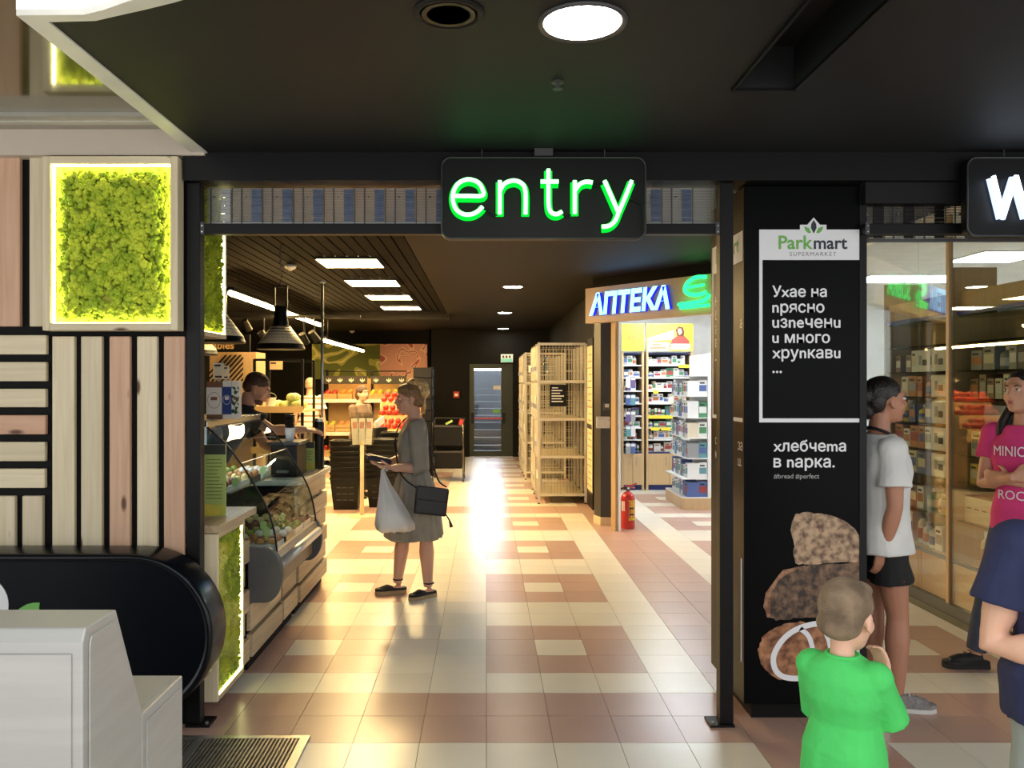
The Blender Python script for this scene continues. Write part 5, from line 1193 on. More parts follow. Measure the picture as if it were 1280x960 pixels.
# hanging blister packs at the narrow shelf
for i in range(10):
    x = PX(784, SY)+.075*(i % 2); z = (.72, .98, 1.2, 1.45, 1.72)[i//2]
    c = ('grey', 'teal', 'purple', 'blue', 'white')[(i*3) % 5]
    t = thing('hanging_pack', '%s hanging pack on a hook before the narrow pharmacy shelf' % c, 'pack', (x, SY-.08, z), 'hanging packs at the narrow shelf')
    MB().box(x-.035, x+.035, SY-.09, SY-.07, z-.16, z).build('pouch', pm(c), t, bevel=.006); MB().box(x-.03, x+.03, SY-.092, SY-.09, z-.05, z-.01).build('header', m_white, t)
    MB().tube([(x, SY+.02, z+.01), (x, SY-.11, z+.01), (x, SY-.115, z-.005)], .003, 5).build('hook', m_chrome, t)
# gondola on the right of the doorway
gx, gy = PX(853, 10.6), 10.6
gd = thing('gondola_shelf', 'white gondola full of cartons on a beech base inside the pharmacy', 'shelf', (gx+.35, gy+.5, 0))
MB().box(gx, gx+.75, gy, gy+1.0, .001, .15).build('base', w_beech, gd, bevel=.003)
MB().box(gx+.33, gx+.42, gy+.02, gy+.98, .15, 2.0).build('spine', m_white, gd)
gz = (.16, .40, .66, .92, 1.18, 1.46, 1.72)
for i, z in enumerate(gz):
    d0 = .0 if i < 2 else .06
    MB().box(gx+d0, gx+.33, gy, gy+1.0, z-.012, z).build('shelf_board', m_white, gd); MB().box(gx+.42, gx+.75-d0, gy, gy+1.0, z-.012, z).build('shelf_board', m_white, gd)
r = random.Random(5)
for i, z in enumerate(gz[:-1]):
    y = gy+.01
    while y < gy+.9:
        w_ = r.choice((.09, .11, .14)); h = min(gz[i+1]-z-.03, r.choice((.16, .19, .21))); c = r.choice(('white', 'white', 'grey', 'cream', 'white', 'blue')); lab = r.choice(('blue', 'teal', 'red', 'green', 'purple'))
        product('box', c, gx+.14, y+w_/2, z+.001, .14, w_-.008, h, lab, '-X', '%s carton with %s label on %s gondola tier' % (c, lab, ('the lowest', 'the second', 'the third', 'the fourth', 'the fifth', 'the sixth')[i]), 'cartons on the gondola'); y += w_
    x = gx+.08
    for q_ in range(2):
        c = ('blue', 'white', 'teal', 'white', 'grey', 'white')[(i+q_*3) % 6]; lab = ('pink', 'blue', 'green')[(i+q_) % 3]
    product('box', ('blue', 'white', 'teal', 'white', 'green', 'white')[i], gx+.27, gy+.06, z+.001, .11, .06, min(gz[i+1]-z-.03, .2), ('red', 'teal', 'blue', 'green', 'white', 'blue')[i], '-Y', '%s carton facing the doorway on %s gondola tier' % (('blue', 'white', 'teal', 'white', 'green', 'white')[i], ('the lowest', 'the second', 'the third', 'the fourth', 'the fifth', 'the sixth')[i]), 'cartons on the gondola')

# ------------------------------------------------------------------ pharmacy window along the side of the second entrance
WX = 3.15
wn = struct(MB().box(WX-.03, WX+.03, 4.0, 7.0, 0, .05).build('window_2', M('window_track_olive', (70, 72, 54), .4)), 'tall glass pharmacy window with beech posts')
MB().box(WX-.02, WX+.03, 4.0, 7.0, .05, .12).build('kick_plate', M('kick_grey', (70, 74, 76), .4), wn)
for y0, y1 in ((4.0, 4.69), (4.70, 5.62), (5.65, 6.04), (6.05, 7.0)): MB().box(WX+.02, WX+.04, y0, y1, .12, .40).build('base_panel', w_oak, wn, bevel=.002, seg=1)
MB().box(WX+.0, WX+.04, 4.0, 7.0, .40, .415).build('ledge', M('ledge_grey', (90, 92, 92), .4), wn)
gm = glass('window_glass', (242, 246, 243), .06, 1.1)
for y0, y1 in ((4.0, 5.62), (5.655, 6.04), (6.045, 7.0)): MB().box(WX-.004, WX+.004, y0, y1, .05, IZ).build('pane', gm, wn)
for y in (5.637, 7.0): MB().box(WX-.016, WX+.016, y-.016, y+.016, .05, IZ).build('post', w_beech, wn)
struct(MB().box(WX-.03, WX+.05, 4.0, 7.0, IZ-.04, IZ+.02).build('trim_6', m_white))
def wshelf(y0, y1, name, label):
    t = thing('window_shelf', label, 'shelf', (WX+.2, (y0+y1)/2, 0))
    x0, x1 = WX+.05, WX+.31
    for y in (y0, y1): MB().box(x0-.03, x1, y-.009, y+.009, .0, 2.40).build('divider', w_beech, t)
    MB().box(x1, x1+.02, y0, y1, .0, 2.09).build('back_panel', w_beech, t)
    MB().box(x0, x0+.02, y0+.01, y1-.01, 2.09, 2.23).build('fascia', w_beech, t); MB().box(x0-.012, x0, y0+.01, y1-.01, 2.075, 2.10).build('blue_strip', M('strip_blue', (56, 70, 170), .4), t)
    MB().box(x0, x1, y0+.01, y1-.01, 2.06, 2.075).build('top_board', glass('shelf_glass'), t)
    MB().box(x0, x1, y0+.01, y1-.01, .40, .416).build('base_board', w_beech, t)
    for z in ZW[1:]: MB().box(x0-.01, x1, y0+.01, y1-.01, z-.008, z).build('glass_shelf', glass('shelf_glass'), t)
    return t
ZW = (.417, .69, .95, 1.137, 1.326, 1.515, 1.70, 1.89)
wshelf(5.65, 6.60, 'first', 'beech window shelf behind the girl in the white shirt'); wshelf(4.68, 5.625, 'second', 'beech window shelf behind the girl in the pink shirt')
ords = ('lowest', 'second', 'third', 'fourth', 'fifth', 'sixth', 'seventh', 'top')
r = random.Random(21)
pal1 = [('white', 'green', 'white'), ('green', 'white', 'brown', 'yellow'), ('cream', 'blue', 'yellow', 'orange'), ('orange', 'white', 'brown', 'orange'), ('blue', 'white', 'yellow', 'yellow'), ('brown', 'cream', 'orange', 'orange'), ('white', 'white', 'orange', 'brown'), ('white', 'grey', 'orange', 'red')]
def devbox(y0, y1, z, h, label):
    t = thing('device_carton', label, 'carton', (WX+.15, (y0+y1)/2, z), 'white device cartons in the pharmacy window')
    MB().box(WX+.07, WX+.25, y0, y1, z, z+h).build('pack', pm('white'), t, bevel=.002, seg=1)
    ym = (y0+y1)/2
    MB().box(WX+.069, WX+.07, ym-.05, ym+.01, z+h*.28, z+h*.55).build('device_print', pm('black'), t); MB().box(WX+.069, WX+.07, ym+.02, ym+.06, z+h*.3, z+h*.75).build('device_print', pm('grey'), t)
    MB().box(WX+.07, WX+.13, y0-.001, y0, z+h*.3, z+h*.7).build('device_print', pm('black'), t); MB().box(WX+.15, WX+.22, y0-.001, y0, z+h*.22, z+h*.34).build('device_print', pm('grey'), t)
for i, z in enumerate(ZW[:-1]):
    y = 5.79; h0 = ZW[i+1]-z
    if i in (2, 3, 4, 5, 6):
        devbox(y, y+.21, z+.001, h0-.025, 'white device carton with dark picture on the %s window shelf' % ords[i]); y += .22
        if i == 6: devbox(y, y+.2, z+.001, h0-.03, 'white device carton beside its twin on the seventh window shelf'); y += .21
    while y < 6.48:
        w_ = r.choice((.08, .10, .13))
        if y+w_ > 6.575: break
        c = r.choice(pal1[i]); kind = 'bottle' if (i == 0 and r.random() < .7) or r.random() < .15 else 'box'
        lab = r.choice([q_ for q_ in ('white', 'blue', 'orange', 'cream', 'red', 'grey') if q_ != c]); h = min(h0-.03, r.choice((.13, .15, .16)) if i else r.choice((.17, .2, .22)))
        product(kind, c, WX+.14, y+w_/2, z+.001, .12 if kind == 'box' else w_-.01, w_-.008, h, lab, '-X', '%s %s with %s label on %s shelf of the window behind white-shirted girl' % (c, 'carton' if kind == 'box' else kind, lab, ords[i]), 'packs in the window behind the white shirt'); y += w_
pal2 = [('cream', 'white'), ('cream', 'white'), ('cream', 'yellow'), ('white', 'cream', 'grey'), ('grey', 'blue', 'brown'), ('brown', 'cream'), ('black', 'brown', 'grey'), ('black', 'grey', 'green')]
for i, z in enumerate(ZW[:-1]):
    y = 4.71; h0 = ZW[i+1]-z
    if i == 1:
        t = thing('long_carton', 'long cream carton with printed plants on second window shelf behind pink-shirted girl', 'carton', (WX+.12, 5.3, z))
        MB().box(WX+.07, WX+.2, 5.05, 5.58, z+.001, z+.17).build('pack', pm('cream'), t, bevel=.002, seg=1)
        for q_ in range(6): MB().box(WX+.069, WX+.07, 5.08+q_*.085, 5.13+q_*.085, z+.09, z+.098).build('print', pm('brown'), t)
        y_end = 5.03
    elif i == 4:
        t = thing('blue_carton', 'large blue grey carton on the fifth window shelf behind pink-shirted girl', 'carton', (WX+.12, 5.25, z))
        MB().box(WX+.07, WX+.24, 5.12, 5.36, z+.001, z+.15).build('pack', M('carton_blue_grey', (130, 152, 176), .4), t, bevel=.002, seg=1); MB().box(WX+.069, WX+.07, 5.16, 5.28, z+.02, z+.035).build('print', pm('white'), t)
        y_end = 5.1
    else: y_end = 5.56
    while y < y_end:
        w_ = r.choice((.08, .10, .13)); 
        if y+w_ > y_end+.04: break
        c = r.choice(pal2[i]); kind = 'bottle' if (i == 0) or r.random() < .25 else 'box'
        lab = r.choice([q_ for q_ in ('white', 'brown', 'orange', 'cream', 'grey') if q_ != c]); h = min(h0-.03, r.choice((.13, .15, .16)) if i else r.choice((.17, .2, .22)))
        product(kind, c, WX+.14, y+w_/2, z+.001, .12 if kind == 'box' else w_-.01, w_-.008, h, lab, '-X', '%s %s with %s label on %s shelf of the window behind pink-shirted girl' % (c, 'carton' if kind == 'box' else kind, lab, ords[i]), 'packs in the window behind the pink shirt'); y += w_+.004
# ------------------------------------------------------------------ people
def fuse(mb, voxel, it=4, fac=.5):
    me = mb.mesh('tmp', [m_white]); o = bpy.data.objects.new('tmp', me); COL.objects.link(o)
    r = o.modifiers.new('r', 'REMESH'); r.mode = 'VOXEL'; r.voxel_size = voxel
    s = o.modifiers.new('s', 'SMOOTH'); s.factor = fac; s.iterations = it
    dg = bpy.context.evaluated_depsgraph_get(); out = bpy.data.meshes.new_from_object(o.evaluated_get(dg))
    bpy.data.objects.remove(o); bpy.data.meshes.remove(me)
    out.polygons.foreach_set('use_smooth', [True]*len(out.polygons)); return out
def V(*a): return Vector(a)
from mathutils import noise as _nz
def folds(me, amp, sc=(9, 9, 4.5), seed=0.0):
    off = Vector((seed, seed*1.7, seed*.6)); out = []
    for v in me.vertices:
        p = Vector((v.co.x*sc[0], v.co.y*sc[1], v.co.z*sc[2]))+off
        n = 1-abs(_nz.noise(p))*2.2; n2 = _nz.noise(p*.5+Vector((9, 4, 2)))
        q = v.co+v.normal*amp*(n*.6+n2*.8-.2); out += [q.x, q.y, q.z]
    me.vertices.foreach_set('co', out); me.update(); return me
def part(name, me, mat, parent):
    me.materials.clear(); me.materials.append(mat); me.name = name
    o = bpy.data.objects.new(name, me); COL.objects.link(o); o.parent = parent; return o
def hand(b, w, d, pn, ts, k=1.0, curl=.35, spread=.0, curls=None):
    """w wrist, d pointing direction, pn the way the palm faces, ts towards the thumb"""
    d = Vector(d).normalized(); pn = Vector(pn); pn = (pn-d*pn.dot(d)).normalized(); ts = Vector(ts); ts = (ts-d*ts.dot(d)-pn*ts.dot(pn)).normalized()
    for j, off in enumerate((-.024, -.008, .008, .024)):
        b.tube([w+ts*off*.5*k, w+d*.04*k+ts*off*k, w+d*.085*k+ts*off*1.15*k], [.013*k, .0135*k, .0115*k], 8)
    L_ = (.062, .072, .078, .068)
    for j, off in enumerate((-.027, -.009, .010, .028)):
        c = (curls[j] if curls else curl); p = w+d*.082*k+ts*off*k; a = c*.6; pts = [p]; dirv = (d+ts*(off*spread*20)).normalized()
        for q_ in range(3):
            dd = dirv*math.cos(a)+pn*math.sin(a); p = p+dd*L_[j]*k*(.44, .32, .26)[q_]; pts.append(p); a += c
        b.tube(pts, [.0098*k, .0092*k, .0085*k, .0068*k], 8)
    p = w+d*.022*k+ts*.026*k; q1 = p+(d*.6+ts*.75+pn*.25).normalized()*.036*k; q2 = q1+(d*.85+ts*.25+pn*(.2+curl)).normalized()*.032*k; q3 = q2+(d*.9-ts*.05+pn*(.2+curl)).normalized()*.024*k
    b.tube([w+d*.005*k+ts*.008*k, p, q1, q2, q3], [.014*k, .0135*k, .0115*k, .0100*k, .0075*k], 8)
def head_rot(yaw, pitch, roll=0): return Matrix.Rotation(-yaw, 3, 'Z') @ Matrix.Rotation(pitch, 3, 'X') @ Matrix.Rotation(roll, 3, 'Y')
def head_mesh(b, c, R_, k):
    def e(p, r): b.ell(c+R_ @ (Vector(p)*k), tuple(q_*k for q_ in r), 16, 12, R_)
    e((0, -.008, .028), (.074, .096, .086)); e((0, .022, -.030), (.060, .076, .082)); e((0, .034, -.072), (.048, .052, .042)); e((0, .074, -.094), (.022, .018, .017))
    e((0, .080, .030), (.048, .018, .014)); e((.040, .055, -.030), (.022, .026, .026)); e((-.040, .055, -.030), (.022, .026, .026))
    b.tube([c+R_ @ (V(*p)*k) for p in ((0, .086, .022), (0, .100, .0), (0, .114, -.024), (0, .100, -.034))], [.007*k, .0085*k, .012*k, .008*k], 8)
    e((.010, .100, -.030), (.008, .009, .006)); e((-.010, .100, -.030), (.008, .009, .006))
    e((0, .092, -.054), (.022, .012, .006)); e((0, .090, -.065), (.019, .012, .007))
    for s in (-1, 1):
        e((s*.076, -.004, -.010), (.007, .018, .030)); e((s*.074, .006, -.034), (.007, .009, .012))
def face_parts(t, c, R_, k, browm, lipm=None):
    m_eye = M('eye_white', (226, 222, 214), .25); m_iris = M('eye_iris', (52, 36, 26), .2); m_lip = lipm or M('lips', (172, 96, 88), .45)
    for s in (-1, 1):
        ey = MB().ell(c+R_ @ (V(s*.030, .0835, .008)*k), (.0125*k, .010*k, .0075*k), 12, 8, R_).mesh('eye', m_eye, True); eo = part('eye', ey, m_eye, t)
        part('iris', MB().ell(c+R_ @ (V(s*.030, .0915, .008)*k), (.0055*k, .003*k, .0055*k), 10, 6, R_).mesh('iris', m_iris, True), m_iris, eo)
        part('eyebrow', MB().tube([c+R_ @ (V(*p)*k) for p in ((s*.014, .0955, .026), (s*.030, .0935, .031), (s*.048, .080, .026))], [.003*k, .0038*k, .002*k], 6).mesh('eyebrow', browm, True), browm, t)
    b = MB().ell(c+R_ @ (V(0, .0975, -.054)*k), (.020*k, .0085*k, .0042*k), 12, 6, R_).ell(c+R_ @ (V(0, .0955, -.064)*k), (.017*k, .009*k, .0052*k), 12, 6, R_)
    part('lips', fuse(b, .002), m_lip, t)
def ring(c, a, b_, n=20, yaw=0.0, p=2.4):
    out = []
    for i in range(n):
        th = 2*PI*i/n; ct, st = math.cos(th), math.sin(th)
        x = a*math.copysign(abs(ct)**(2/p), ct); y = b_*math.copysign(abs(st)**(2/p), st)
        out.append(V(c[0]+x*math.cos(yaw)-y*math.sin(yaw), c[1]+x*math.sin(yaw)+y*math.cos(yaw), c[2]))
    return out
class Person:
    def __init__(s, label, loc, face, H, w=1.0, group=None, **J):
        s.t = thing('person', label, 'person', loc); s.t.rotation_euler = (0, 0, -math.radians(face)); s.H = H; s.w = w
        h = H
        D = dict(pelvis=V(0, 0, .53*h), waist=V(0, .005, .62*h), chest=V(0, 0, .735*h), shl=V(0, -.005, .805*h), neck=V(0, -.005, .845*h), head=V(0, .02*h, .935*h),
                 shL=V(-.108*h*w, -.005, .80*h), shR=V(.108*h*w, -.005, .80*h), elL=V(-.135*h*w, -.02, .625*h), elR=V(.135*h*w, -.02, .625*h), wrL=V(-.14*h*w, .03, .485*h), wrR=V(.14*h*w, .03, .485*h),
                 hipL=V(-.052*h*w, 0, .515*h), hipR=V(.052*h*w, 0, .515*h), knL=V(-.055*h, .008, .285*h), knR=V(.055*h, .008, .285*h), anL=V(-.055*h, -.01, .05*h), anR=V(.055*h, -.01, .05*h), footL=0.0, footR=0.0, yaw=0.0, pitch=0.0, roll=0.0, hk=H/7.5/.218)
        for k, v in J.items(): D[k] = Vector(v) if isinstance(v, tuple) else v
        s.J = D; s.k = h/1.65
    def torso_rings(s, g=0.0, lo=-.035, wide=1.0):
        J, h, w = s.J, s.H, s.w*wide
        return [ring(J['pelvis']+V(0, 0, lo*h), .090*h*w+g, .068*h+g), ring(J['pelvis']+V(0, -.006*h, .02*h), .100*h*w+g, .072*h+g), ring(J['waist'], .078*h*w+g, .060*h+g), ring(J['waist'].lerp(J['chest'], .5), .085*h*w+g, .064*h+g),
                ring(J['chest'], .098*h*w+g, .070*h+g), ring(J['chest'].lerp(J['shl'], .6), .098*h*w+g, .062*h+g), ring(J['shl'], .085*h*w+g, .048*h+g), ring(J['shl'].lerp(J['neck'], .7), .045*h+g*.6, .040*h+g*.6)]
    def limb(s, a, m, e, ra, rm, re, bulge=0.0):
        p1 = a.lerp(m, .35); p2 = a.lerp(m, .7); q1 = m.lerp(e, .3); q2 = m.lerp(e, .7)
        return [a, p1, p2, m, q1, q2, e], [ra, ra*.98, (ra+rm)/2, rm, rm*(1.02+bulge), (rm*(1+bulge)+re)/2*.98, re]
    def body(s, skin, voxel=.007, handL=None, handR=None, bare_feet=False, ra=1.0):
        J, k, h = s.J, s.k, s.H; b = MB()
        b.loft(s.torso_rings()); hr = head_rot(J['yaw'], J['pitch'], J['roll']); s.R = hr; s.hc = J['head']
        head_mesh(b, J['head'], hr, J['hk'])
        nb = J['head']+hr @ (V(0, -.028, -.06)*J['hk'])
        b.tube([J['neck']+V(0, 0, -.03*h), J['neck'].lerp(nb, .5), nb], [.036*h*(.7+.3*s.w), .030*h*(.7+.3*s.w), .031*h], 14)
        A = .026*h*ra
        for sd in 'LR':
            b.ell(J['sh'+sd], (.034*h*ra, .034*h*ra, .032*h*ra), 14, 10)
            p, r = s.limb(J['sh'+sd], J['el'+sd], J['wr'+sd], A*1.12, A*.88, A*.62, .06); b.tube(p, r, 12)
            p, r = s.limb(J['hip'+sd], J['kn'+sd], J['an'+sd], .050*h*s.w, .033*h*s.w, .021*h, .14); b.tube(p, r, 14)
            hd = handL if sd == 'L' else handR
            w = J['wr'+sd]; d = (J['wr'+sd]-J['el'+sd]).normalized()
            o = dict(d=d, pn=V(1 if sd == 'L' else -1, 0, 0), ts=V(0, 1, 0), k=k*1.0, curl=.35)
            if hd: o.update(hd)
            hand(b, w-d*.008, o['d'], o['pn'], o['ts'], o['k'], o['curl'], o.get('spread', 0), o.get('curls'))
            fy = J['foot'+sd]; fd = V(math.sin(fy), math.cos(fy), 0); an = J['an'+sd]
            b.tube([V(an.x, an.y, an.z*.6)-fd*.03*k, V(an.x, an.y, .028*k)+fd*.05*k, V(an.x, an.y, .022*k)+fd*.14*k], [.030*k, .030*k, .022*k], 10)
        me = fuse(b, voxel); s.skin = part('body', me, skin, s.t); return s
    def face(s, browm, lipm=None): face_parts(s.t, s.hc, s.R, s.J['hk'], browm, lipm)
    def hp(s, *p): return s.hc+s.R @ (V(*p)*s.J['hk'])
    def hair(s, ells, mat, tubes=(), voxel=.006, name='hair', it=3):
        k = s.J['hk']; b = MB()
        for p, r in ells: b.ell(s.hp(*p), tuple(q_*k for q_ in r), 16, 12, s.R)
        for pts, r in tubes: b.tube(smooth_path([s.hp(*p) for p in pts], 3), [q_*k for q_ in r] if len(r) == 1+3*(len(pts)-1) else r[0]*k, 8)
        return part(name, fuse(b, voxel, it), mat, s.t)
    def top(s, mat, g=.014, lo=-.05, sleeve=.6, voxel=.008, name='shirt', rs=1.5, extra=(), it=4, wide=1.0, flare=0.0):
        J, h = s.J, s.H; b = MB(); rg = s.torso_rings(g, lo, wide)
        if flare: rg[0] = ring(J['pelvis']+V(0, 0, lo*h), (.090*h*s.w+g)*(1+flare), (.068*h+g)*(1+flare))
        b.loft(rg)
        A = .026*h
        for sd in 'LR':
            b.ell(J['sh'+sd], (.032*h+g, .032*h+g, .031*h+g*.85), 14, 10)
            sh, el, wr = J['sh'+sd], J['el'+sd], J['wr'+sd]
            sl = sleeve if not isinstance(sleeve, dict) else sleeve[sd]
            if sl <= 1: b.tube([sh, sh.lerp(el, sl*.5), sh.lerp(el, sl)], [A*1.12+g, A*1.15+g, A*rs+g], 14)
            else: b.tube([sh, sh.lerp(el, .5), el, el.lerp(wr, sl-1)], [A*1.15+g, A*1.1+g, A*1.0+g, A*.9+g], 14)
        for f in extra: f(b)
        return part(name, folds(fuse(b, voxel, it), .008*s.k, seed=s.H*10), mat, s.t)
    def bottoms(s, mat, to=.7, g=.014, voxel=.008, name='shorts', rs=1.15, it=4):
        J, h = s.J, s.H; b = MB()
        b.loft([ring(J['pelvis']+V(0, 0, -.045*h), .092*h*s.w+g, .070*h+g), ring(J['pelvis']+V(0, -.006*h, .02*h), .101*h*s.w+g*.7, .073*h+g*.7), ring(J['pelvis'].lerp(J['waist'], .6), .088*h*s.w+g*.7, .064*h+g*.7)])
        for sd in 'LR':
            a, m, e = J['hip'+sd], J['kn'+sd], J['an'+sd]
            if to <= 1: b.tube([a, a.lerp(m, to*.5), a.lerp(m, to)], [.050*h*s.w+g, .048*h*s.w+g, .046*h*s.w*rs+g], 14)
            else: b.tube([a, a.lerp(m, .5), m, m.lerp(e, .45*(to-1)), m.lerp(e, to-1)], [.050*h*s.w+g, .044*h*s.w+g, .036*h*s.w+g, .038*h*s.w+g, .030*h*s.w+g], 14)
        return part(name, folds(fuse(b, voxel, it), .006*s.k, seed=s.H*7), mat, s.t)
    def shoes(s, upper, sole, hgt=.075, L=.26, voxel=.005, low=False, lace=None, sole_h=.022):
        k = s.k
        for sd in 'LR':
            an = s.J['an'+sd]; fy = s.J['foot'+sd]; fd = V(math.sin(fy), math.cos(fy), 0); sdv = V(math.cos(fy), -math.sin(fy), 0); o = V(an.x, an.y, 0)
            q = L*k/.26
            def outline(g, z0, sc=1.0): return [o+fd*(y*q)+sdv*(x*q*sc*(1.0))+V(0, 0, z0) for x, y in ((-.030,-.068),(0,-.078),(.030,-.068),(.036,-.02),(.038,.04),(.046,.10),(.044,.145),(.025,.178),(0,.186),(-.028,.176),(-.043,.142),(-.044,.10),(-.036,.04),(-.034,-.02))]
            sb = MB(); sb.loft([outline(0, .001), outline(0, sole_h*k, 1.02)])
            su = part('shoe', fuse(MB().loft([outline(0, sole_h*k*.6, .94), [v+V(0, 0, 0) for v in outline(0, sole_h*k+.02*k, .92)]]).tube([o-fd*.03*q+V(0, 0, hgt*k*.75), o+fd*.03*q+V(0, 0, hgt*k*(.62 if not low else .45)), o+fd*.09*q+V(0, 0, .045*k), o+fd*.14*q+V(0, 0, .033*k)], [(.036*k if not low else .030*k), .036*k, .034*k, .028*k], 12), voxel*k, 4), upper, s.t)
            part('sole', sb.mesh('sole', sole), sole, su)
            if lace:
                for i in range(4):
                    c_ = o+fd*(.035+.022*i)*q+V(0, 0, (.092-.011*i)*k); part('lace', MB().tube([c_-sdv*.020*k, c_+V(0, 0, .008*k), c_+sdv*.020*k], .0035*k, 5).mesh('lace', lace), lace, su)
sk_f = M('skin_fair', (214, 164, 138), .5, var=.06, sss=.08); sk_t = M('skin_tan', (176, 124, 98), .5, var=.08, sss=.06); sk_p = M('skin_pale', (226, 178, 152), .5, var=.05, sss=.08); sk_m = M('skin_olive', (196, 146, 118), .5, var=.07, sss=.06)
h_blond = M('hair_blond', (228, 194, 134), .55, col2=(172, 130, 80), scale=60, stretch=(1, 1, .35), bump=.7, bscale=90); h_dark = M('hair_dark', (34, 27, 24), .45, col2=(16, 13, 12), scale=60, bump=.5, bscale=90)
h_root = M('hair_dark_blond', (156, 120, 82), .55, col2=(112, 82, 54), scale=60, bump=.6, bscale=90); h_lbrown = M('hair_cropped_brown', (158, 136, 110), .8, col2=(112, 94, 74), scale=14, bump=.8, bscale=300); h_brown = M('hair_brown', (84, 54, 36), .6, col2=(52, 34, 24), scale=50, bump=.5)
def cloth(n, c, c2=None, sc=9, b=.25): return M(n, c, .85, col2=c2, var=.12, scale=sc, bump=b, bscale=30)

# --- woman in the grey dress
wx = PX(517, 6.32)
W_ = Person('woman in a grey dress holding a white plastic bag and a wallet', (wx, 6.32, 0), 262, 1.60, .93,
    chest=(0, .0, 1.175), shl=(0, -.01, 1.29), neck=(0, -.005, 1.365), head=(.0, .03, 1.495), yaw=-.12, pitch=-.06, hk=1.0,
    shL=(-.155, -.015, 1.285), elL=(-.205, -.05, .99), wrL=(-.125, .165, .985), shR=(.155, .0, 1.285), elR=(.20, .06, 1.03), wrR=(.03, .22, 1.0),
    hipL=(-.075, -.02, .83), hipR=(.075, .0, .83), knL=(-.075, -.09, .45), knR=(.07, .075, .45), anL=(-.085, -.105, .082), anR=(.07, .12, .082), footL=-.55, footR=-.12)
W_.body(sk_f, .0065, handL=dict(d=V(.25, 1, .05), pn=V(.4, 0, .9), ts=V(-.4, .2, .8), curl=.35), handR=dict(d=V(-.7, .7, .05), pn=V(0, 0, 1), ts=V(.6, .6, .3), curl=.35)).face(h_root)
m_dress = cloth('dress_grey_linen', (150, 144, 132), (134, 128, 116), 7, .35)
J = W_.J
b = MB(); b.loft([ring(V(0, -.005, .44), .205, .215), ring(V(0, -.005, .47), .208, .215), ring(V(0, -.01, .62), .20, .19), ring(V(0, -.015, .80), .175, .15), ring(V(0, 0, .95), .135, .105), ring(V(0, .005, 1.02), .130, .102), ring(V(0, .006, 1.14), .155, .118), ring(V(0, 0, 1.24), .158, .105), ring(V(0, -.01, 1.30), .142, .082), ring(V(0, -.012, 1.345), .078, .062)])
for sd in 'LR':
    b.ell(J['sh'+sd], (.066, .074, .068), 14, 10); b.tube([J['sh'+sd], J['sh'+sd].lerp(J['el'+sd], .5), J['el'+sd], J['el'+sd].lerp(J['wr'+sd], .22)], [.068, .072, .060, .060], 14)
for i in range(17):
    a = 2*PI*i/17+.1; ca, sa = math.cos(a), math.sin(a); ph = .012*math.sin(i*2.3)
    b.tube([V(.128*ca, .10*sa, .97), V(.176*ca, .152*sa-.012, .78), V(.198*ca+ph, .198*sa+ph, .445)], [.008, .022, .032], 8)
part('dress', folds(fuse(b, .007, 3), .010, (10, 10, 3), 2.0), m_dress, W_.t)
part('waistband', MB().tube([(.138*math.cos(a), .107*math.sin(a)+.003, .965) for a in [2*PI*i/28 for i in range(28)]], .009, 6, closed=True).mesh('waistband', m_dress, True), m_dress, W_.t)
part('cuff', MB().tube([J['elL'].lerp(J['wrL'], .17), J['elL'].lerp(J['wrL'], .24)], .058, 16).mesh('cuff', m_dress, True), m_dress, W_.t)
W_.hair([((0, -.016, .044), (.082, .099, .084)), ((0, -.055, .0), (.074, .068, .075)), ((.0, .03, .075), (.066, .06, .045))], h_root, voxel=.006)
r = random.Random(4); tb = []
bun = [((0, -.088, .085), (.068, .064, .062)), ((.0, -.045, .118), (.055, .062, .04)), ((.035, -.11, .05), (.045, .042, .05)), ((-.035, -.11, .05), (.045, .042, .05)), ((0, -.105, .02), (.04, .03, .04))]
for i in range(26):
    a = r.uniform(0, 6.28); c = (r.uniform(-.03, .03), -.08+r.uniform(-.03, .03), .08+r.uniform(-.05, .05)); d1 = .05
    tb.append(([c, (c[0]+d1*math.cos(a), c[1]+d1*.7*math.sin(a), c[2]+r.uniform(-.02, .05))], (.007,)))
for s in (-1, 1): tb.append(([(s*.03, -.10, .0), (s*.035, -.105, -.05), (s*.03, -.10, -.09), (s*.02, -.095, -.115)], (.016,)))
W_.hair(bun, h_blond, tb, .006, 'hair_bun')
m_esp = M('espadrille_black', (26, 25, 25), .7); m_jute = M('espadrille_jute', (176, 150, 112), .8, bump=.4)
W_.shoes(m_esp, m_jute, .05, .25, low=True, sole_h=.03)
for sd in 'LR':
    an = J['an'+sd]; part('ankle_strap', MB().tube([an+V(.036*math.cos(a), .036*math.sin(a)-.004, .028) for a in [2*PI*i/14 for i in range(14)]], .006, 6, closed=True).mesh('ankle_strap', m_esp), m_esp, W_.t)
def to_world(Pn, v):
    a = Pn.t.rotation_euler.z; return Vector(Pn.t.location)+Matrix.Rotation(a, 3, 'Z') @ Vector(v)
